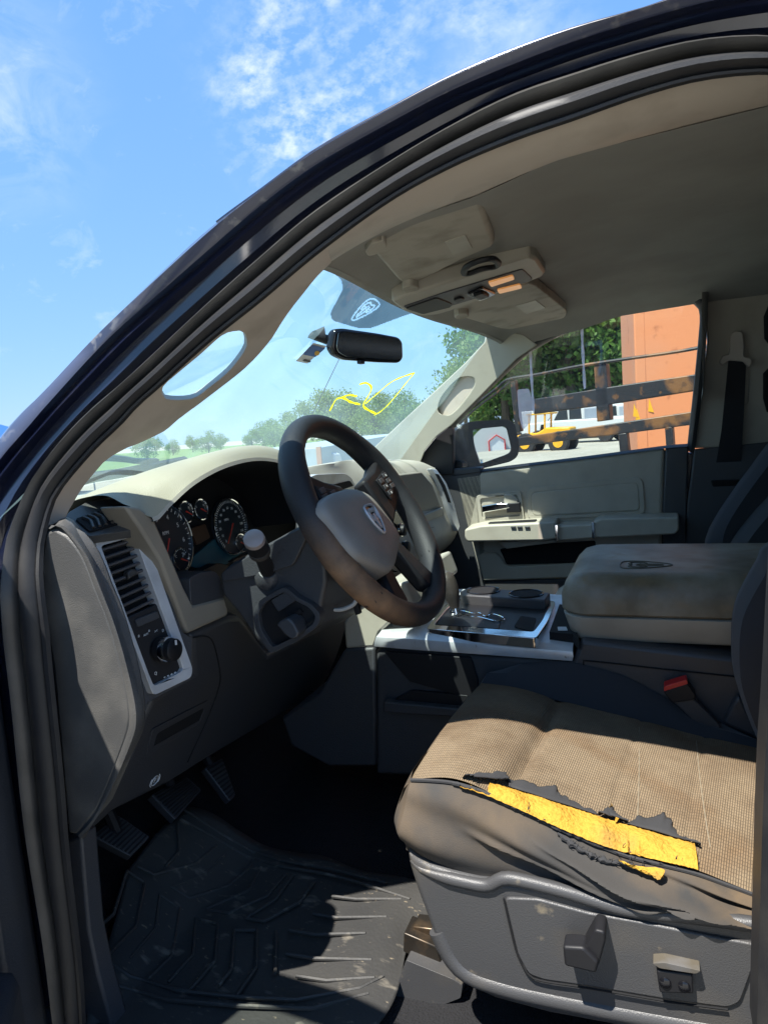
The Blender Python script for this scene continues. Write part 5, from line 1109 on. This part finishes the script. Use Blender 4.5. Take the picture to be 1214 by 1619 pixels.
LB3 = 'small distant tree in the low tree line at the left of the windshield'
for px, dist, h in ((268, 95, 2.4), (325, 90, 3.2), (345, 100, 2.8), (300, 110, 2.9), (395, 95, 3.0), (412, 90, 3.9), (430, 92, 4.2)):
    tree(3, at_px(px, dist), h, LB3, 'low distant tree line')
tree(4, at_px(4, 40), 2.8, 'small light green tree peeking past the door pillar at far left', None)
# blue tarp canopy at far left
cb = empty('blue_canopy', 'bright blue canopy tent just visible at the far left edge', 'canopy', at_px(-6, 26))
bl = mat('blue_tarp', (.02, .10, .45), .6); tc_ = at_px(-6, 26)
MB().add([tc_+V(p) for p in ((-2, -2, 1.45), (2, -2, 1.45), (2, 2, 1.45), (-2, 2, 1.45), (0, 0, 2.5))], [(0, 1, 4), (1, 2, 4), (2, 3, 4), (3, 0, 4), (0, 3, 2, 1)]).build('canopy_top', bl, cb, solid=.02)
for sx in (-1.9, 1.9):
    for sy in (-1.9, 1.9): MB().tube([tc_+V((sx, sy, 0)), tc_+V((sx, sy, 1.5))], .03, 6).build('leg', white, cb)
# orange steel container
def oy(x, y): return UP(x, y, V((.3, 4.3, 1.2)), V((-.10, 1, 0)).normalized())
oa = oy(1014, 715); ob = oy(1300, 600); oa.z = ob.z = 0
od_ = (ob-oa).normalized(); on = V((-od_.y, od_.x, 0)); oc_ = empty('orange_container', 'tall orange steel container with rust marks beyond the passenger window', 'container', oa)
def oq(s, t, z): return oa+od_*s+on*t+ZA*z
bx = MB(); bx.prism([oq(0, 0, .12), oq(2.6, 0, .12), oq(2.6, 0, 3.0), oq(0, 0, 3.0)], on*2.2); bx.build('steel_wall', orange, oc_, bevel=.03)
fm_ = MB(); fm_.prism([oq(-.03, -.004, .1), oq(.05, -.004, .1), oq(.05, -.004, 3.02), oq(-.03, -.004, 3.02)], on*.1); fm_.prism([oq(-.03, -.025, .05), oq(2.6, -.025, .05), oq(2.6, -.025, .22), oq(-.03, -.025, .22)], on*.1)
fm_.build('corner_post', orange, oc_, bevel=.01)
scr_ = MB()
for x, y in ((1002, 648), (1006, 655), (1026, 640)): 
    c = oy(x, y)-on*.004; scr_.prism([c+V((0, 0, .05)), c+V((.03, 0, -.06)), c+V((-.01, 0, -.05))], on*.003)
scr_.build('yellow_scrape', yellow, oc_)
# rusty black steel rack (headache rack of a flatbed)
def ry_(x, y): return UP(x, y, V((.05, 2.6, 1.3)), V((.20, 1, 0)).normalized())
rk = empty('rusty_rack', 'rusty black steel rack with two beams and a thin top rail beyond the passenger window', 'steel rack', ry_(900, 700)*1)
rk.location.z = 0
rn = V((.20, 1, 0)).normalized()
def beam(name, pts, th, m=rust, bevel=.006): return MB().prism(T(pts, ry_), rn*th).build(name, m, rk, bevel=bevel)
beam('lower_beam', [(816, 692), (960, 671), (1130, 645), (1130, 667), (960, 689), (816, 706)], .10)
beam('upper_beam', [(843, 631), (960, 612), (1130, 587), (1130, 613), (960, 640), (843, 655)], .05)
beam('post', [(938, 578), (957, 574), (964, 664), (943, 667)], .08); beam('post', [(805, 602), (813, 600), (823, 682), (814, 684)], .05)
beam('leg', [(976, 686), (990, 684), (994, 722), (980, 722)], .06); beam('leg', [(1050, 675), (1062, 674), (1065, 716), (1053, 718)], .06)
beam('leg', [(978, 715), (994, 715), (1003, 990), (985, 990)], .06); beam('leg', [(1053, 712), (1066, 712), (1078, 960), (1064, 960)], .06)
tr_ = MB(); tr_.tube(cr([ry_(x, y) for x, y in ((700, 690), (740, 650), (785, 614), (803, 600), (850, 592), (920, 578), (1000, 566), (1070, 556), (1130, 545))], 50), .009, 8); tr_.build('top_rail', rust, rk)
tr2 = MB(); tr2.tube(cr([ry_(x, y) for x, y in ((700, 700), (745, 652), (790, 617), (806, 603))], 20), .007, 6); tr2.build('side_rail', rust, rk)
# parked pickups, box trailer, loader
def put(px, dist, ang):
    p = at_px(px, dist); fx_ = V((math.cos(ang), math.sin(ang), 0)); return p, (lambda x, y, z: p+fx_*x+V((-fx_.y, fx_.x, 0))*y+ZA*z)
wglass = mat('car_window', (.02, .025, .03), .08)
def pickup(name, px, dist, ang, label):
    p, q = put(px, dist, ang); t = empty(name, label, 'pickup truck', p, 'white pickups parked across the lot')
    def ex(prof, y0, y1): return [q(x, y0, z) for x, z in prof], q(0, y1, 0)-q(0, y0, 0)
    o, d = ex([(-2.8, .5), (2.8, .5), (2.85, .9), (2.7, 1.1), (1.3, 1.18), (-2.8, 1.15)], -.95, .95)
    MB().prism(o, d).build('body', white, t, bevel=.08, seg=3)
    o, d = ex([(-.7, 1.15), (1.35, 1.15), (.75, 1.80), (.4, 1.88), (-.45, 1.86), (-.68, 1.7)], -.85, .85)
    MB().prism(o, d).build('cab', white, t, bevel=.06, seg=3)
    for s in (-1, 1):
        for a_, b_ in ((-.55, .10), (.18, .95)):
            o = [q(a_, s*.862, 1.2), q(b_, s*.862, 1.2), q(min(b_, .62), s*.862, 1.72), q(a_+.03, s*.862, 1.72)]
            MB().prism(o, q(0, s*.01, 0)-q(0, 0, 0)).build('side_window', wglass, t)
        for xw in (-1.75, 1.85): MB().cyl(q(xw, s*.70, .38), q(xw, s*.97, .38), .38, 20).build('wheel', tyre, t, bevel=.03)
    MB().prism([q(1.33, -.75, 1.2), q(1.33, .75, 1.2), q(.80, .7, 1.76), q(.80, -.7, 1.76)], q(.03, 0, .02)-q(0, 0, 0)).build('windscreen', wglass, t)
pickup('parked_pickup', 915, 37, R(160), 'white crew cab pickup with dark windows beside the yellow loader')
pickup('parked_pickup', 975, 42, R(150), 'white pickup farther back, half hidden by the orange container')
p, q = put(860, 42, R(172)); t = empty('box_trailer', 'plain white box trailer behind the yellow loader', 'trailer', p)
MB().prism([q(-1.3, -1.2, .6), q(1.1, -1.2, .6), q(1.1, -1.2, 1.8), q(-1.3, -1.2, 1.8)], q(0, 2.4, 0)-q(0, 0, 0)).build('box', white, t, bevel=.05)
for xw in (-.5, -1.0): MB().cyl(q(xw, -1.15, .4), q(xw, 1.15, .4), .4, 18).build('axle_wheels', tyre, t)
MB().prism([q(-1.25, -1.1, .45), q(1.6, -1.1, .45), q(1.6, -1.1, .59), q(-1.25, -1.1, .59)], q(0, 2.2, 0)-q(0, 0, 0)).build('chassis', tyre, t)
p, q_ = put(862, 30.5, R(165)); q = lambda x, y, z: p+(q_(x, y, z)-p)*.74
t = empty('yellow_loader', 'yellow wheel loader parked in front of the white box trailer', 'loader', p)
MB().prism([q(-1.6, -.5, .55), q(1.3, -.5, .55), q(1.5, -.5, .95), q(.3, -.5, 1.05), q(-.2, -.5, 1.3), q(-1.6, -.5, 1.25)], q(0, 1, 0)-q(0, 0, 0)).build('body', yellow, t, bevel=.05)
for sx in (-.1, .85):
    for sy in (-.45, .45): MB().tube([q(sx, sy, 1.0), q(sx-.06, sy, 2.05)], .04, 6).build('canopy_post', yellow, t)
MB().prism([q(-.5, -.55, 2.05), q(.95, -.55, 2.05), q(.95, -.55, 2.14), q(-.5, -.55, 2.14)], q(0, 1.1, 0)-q(0, 0, 0)).build('canopy_roof', mat('loader_roof', (.6, .33, .03), .5), t, bevel=.02)
MB().prism([q(.2, -.25, .95), q(.6, -.25, .95), q(.6, -.25, 1.1), q(.3, -.25, 1.15), q(.2, -.25, 1.5)], q(0, .5, 0)-q(0, 0, 0)).build('operator_seat', tyre, t, bevel=.03)
MB().tube([q(1.0, -.4, .95), q(2.0, -.4, .75), q(2.4, -.4, .35)], .09, 6).build('lift_arm', yellow, t); MB().tube([q(1.0, .4, .95), q(2.0, .4, .75), q(2.4, .4, .35)], .09, 6).build('lift_arm', yellow, t)
MB().prism([q(2.3, -.9, .1), q(2.9, -.9, .05), q(2.9, -.9, .15), q(2.5, -.9, .3), q(2.4, -.9, .8), q(2.3, -.9, .8)], q(0, 1.8, 0)-q(0, 0, 0)).build('bucket', yellow, t)
for xw in (-1.0, 1.0):
    for s in (-1, 1):
        w_ = MB().cyl(q(xw, s*.5, .45), q(xw, s*.8, .45), .45, 20).build('wheel', tyre, t, bevel=.05); MB().cyl(q(xw, s*.79, .45), q(xw, s*.815, .45), .22, 16).build('wheel_rim', yellow, w_)
# white semi trailer seen through the steering wheel
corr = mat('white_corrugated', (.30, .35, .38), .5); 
pa = at_px(503, 15); pb_ = at_px(640, 38); dv_ = (pb_-pa).normalized(); nv = V((-dv_.y, dv_.x, 0)); nv = nv if nv.dot(FW) > 0 else -nv
t = empty('white_semi_trailer', 'long white corrugated trailer seen through the steering wheel', 'trailer', pa)
Ls = (pb_-pa).length; rows = []; 
for z in (.15, 1.10): rows.append([pa+dv_*(Ls*k/160)+nv*(.03 if k % 2 else 0)+ZA*z for k in range(161)])
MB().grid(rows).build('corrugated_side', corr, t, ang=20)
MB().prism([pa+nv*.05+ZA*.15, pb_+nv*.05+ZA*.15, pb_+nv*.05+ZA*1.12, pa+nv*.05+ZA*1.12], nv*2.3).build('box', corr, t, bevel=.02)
MB().prism([pa-dv_*.03+ZA*.1, pa+dv_*.06+ZA*.1, pa+dv_*.06+ZA*1.14, pa-dv_*.03+ZA*1.14], nv*.1).build('end_post', mat('rust_post', (.35, .2, .14), .7), t)
p, q_ = put(496, 17, R(100)); q = lambda x, y, z: p+(q_(x, y, z)-p)*.6
t = empty('white_truck_cab', 'small white truck nose beside the long white trailer', 'truck', p)
MB().prism([q(-1, -1, .3), q(1, -1, .3), q(1, -1, .9), q(.3, -1, 1.1), q(0, -1, 1.55), q(-1, -1, 1.6)], q(0, 2, 0)-q(0, 0, 0)).build('cab', white, t, bevel=.08, seg=3)
MB().prism([q(.31, -.85, 1.1), q(.31, .85, 1.1), q(.05, .8, 1.5), q(.05, -.8, 1.5)], q(.03, 0, .02)-q(0, 0, 0)).build('windscreen', wglass, t)
for s in (-1, 1): MB().cyl(q(.5, s*.75, .35), q(.5, s*1.02, .35), .35, 16).build('wheel', tyre, t)
# white hoop building reflected in the door mirror
d_ = (mo-CAM).normalized(); rf_ = d_-mpn*2*d_.dot(mpn); rf_.z = 0; rf_.normalize(); hb_c = V((mo.x, mo.y, 0))+rf_*120
rs_ = V((-rf_.y, rf_.x, 0)); t = empty('hoop_building', 'white arched fabric building with a red trimmed gable door, reflected in the side mirror', 'building', hb_c)
def hq(s, d, z): return hb_c+rs_*s+rf_*d+ZA*z
arch = [(4.2*math.cos(a), 4.4*math.sin(a)) for a in [math.pi*k/24 for k in range(25)]]
MB().prism([hq(s, 0, z) for s, z in arch], rf_*20).build('fabric_shell', white, t)
MB().prism([hq(.6+s, -.3, z) for s, z in ((-1.3, 0), (1.3, 0), (1.3, 1.7), (0, 2.6), (-1.3, 1.7))], rf_*.5).build('gable_door', mat('gable_white', (.7, .72, .74), .5), t)
rt_ = MB(); rt_.tube([hq(.6+s, -.35, z) for s, z in ((-1.35, 0), (-1.35, 1.7), (0, 2.65), (1.35, 1.7), (1.35, 0))], .13, 6); rt_.build('door_trim', red, t)
for i, (s, d) in enumerate(((-8, 26), (-3, 30), (2, 28), (7, 30), (-5, 34), (5, 36))):
    tree(i % 2, hq(s, d, 0), 9, 'dark tree behind the white hoop building, visible only in the side mirror', 'trees behind the hoop building')

# ================================================================== LIGHT, SKY
SUN = V((-.18, -.45, 1)).normalized()
sl = bpy.data.lights.new('sun', 'SUN'); so_ = bpy.data.objects.new('sun', sl); COL.objects.link(so_)
sl.energy = 3.7; sl.angle = R(.53); sl.color = (1, .955, .88); so_.rotation_euler = SUN.to_track_quat('Z', 'Y').to_euler(); so_.location = (0, -5, 12)
w = bpy.data.worlds.new('World'); SC.world = w; w.use_nodes = True; n = w.node_tree.nodes; l = w.node_tree.links
bg = n['Background']; sky = n.new('ShaderNodeTexSky'); sky.sky_type = 'NISHITA'; sky.sun_disc = False
sky.sun_elevation = math.asin(SUN.z); sky.sun_rotation = math.atan2(SUN.x, SUN.y); sky.air_density = 1.0; sky.dust_density = .1; sky.ozone_density = 1.6; sky.altitude = 200
bg.inputs['Strength'].default_value = .092
tc = n.new('ShaderNodeTexCoord')
def cloud_mask(px, py, inner, outer):
    d = ray(px, py).normalized(); vm = n.new('ShaderNodeVectorMath'); vm.operation = 'DISTANCE'; vm.inputs[1].default_value = d
    nv_ = n.new('ShaderNodeVectorMath'); nv_.operation = 'NORMALIZE'; l.new(tc.outputs['Generated'], nv_.inputs[0]); l.new(nv_.outputs[0], vm.inputs[0])
    mp = n.new('ShaderNodeMapRange'); mp.interpolation_type = 'SMOOTHSTEP'; mp.inputs[1].default_value = inner; mp.inputs[2].default_value = outer; mp.inputs[3].default_value = 1; mp.inputs[4].default_value = 0
    l.new(vm.outputs['Value'], mp.inputs[0]); return mp.outputs[0]
def math_(op, a, b):
    m = n.new('ShaderNodeMath'); m.operation = op; m.use_clamp = op in ('ADD',)
    for i, x in enumerate((a, b)):
        if isinstance(x, (int, float)): m.inputs[i].default_value = x
        else: l.new(x, m.inputs[i])
    return m.outputs[0]
mapn = n.new('ShaderNodeMapping'); mapn.inputs['Scale'].default_value = (1.0, 1.3, 1.6); mapn.inputs['Rotation'].default_value = (.3, .5, .4); l.new(tc.outputs['Generated'], mapn.inputs[0])
def noise(sc, det, lo, hi, dist=0):
    t = n.new('ShaderNodeTexNoise'); t.inputs['Scale'].default_value = sc; t.inputs['Detail'].default_value = det; t.inputs['Roughness'].default_value = .62; t.inputs['Distortion'].default_value = dist
    l.new(mapn.outputs[0], t.inputs['Vector']); mp = n.new('ShaderNodeMapRange'); mp.inputs[1].default_value = lo; mp.inputs[2].default_value = hi; l.new(t.outputs['Fac'], mp.inputs[0]); return mp.outputs[0]
m1 = cloud_mask(590, 60, .04, .26); m2 = cloud_mask(480, 175, .01, .14); m3 = cloud_mask(-20, 160, .0, .16); m4 = cloud_mask(820, 70, .0, .12)
puffs = math_('MULTIPLY', noise(34, 8, .42, .68), noise(7, 5, .36, .62))
c1 = math_('MULTIPLY', puffs, math_('ADD', m1, m2)); c2_ = math_('MULTIPLY', noise(9, 7, .40, .75, .6), math_('MULTIPLY', math_('ADD', m3, m4), .5))
c3 = math_('MULTIPLY', noise(12, 8, .56, .8, .4), .35)
cl = math_('ADD', math_('ADD', math_('MULTIPLY', c1, .62), c2_), c3)
mx = n.new('ShaderNodeMix'); mx.data_type = 'RGBA'; sp_ = n.new('ShaderNodeSeparateColor'); cb_ = n.new('ShaderNodeCombineColor'); l.new(sky.outputs[0], sp_.inputs[0])
for i, (k, ref, ex) in enumerate(((.47, .33, .50), (1.41, .8, .36), (3.9, 2.17, .13))):
    l.new(math_('MULTIPLY', math_('POWER', math_('DIVIDE', sp_.outputs[i], ref), ex), k), cb_.inputs[i])
l.new(math_('MULTIPLY', cl, .75), mx.inputs[0]); l.new(cb_.outputs[0], mx.inputs[6]); mx.inputs[7].default_value = (5.2, 5.4, 5.9, 1)
l.new(mx.outputs[2], bg.inputs['Color'])
vs_ = SC.view_settings; vs_.view_transform = 'Standard'; vs_.look = 'None'; vs_.exposure = 1.52; vs_.gamma = 1; vs_.use_curve_mapping = False
SC.render.engine = 'CYCLES'; SC.cycles.max_bounces = 12; SC.cycles.transparent_max_bounces = 24; SC.cycles.diffuse_bounces = 10
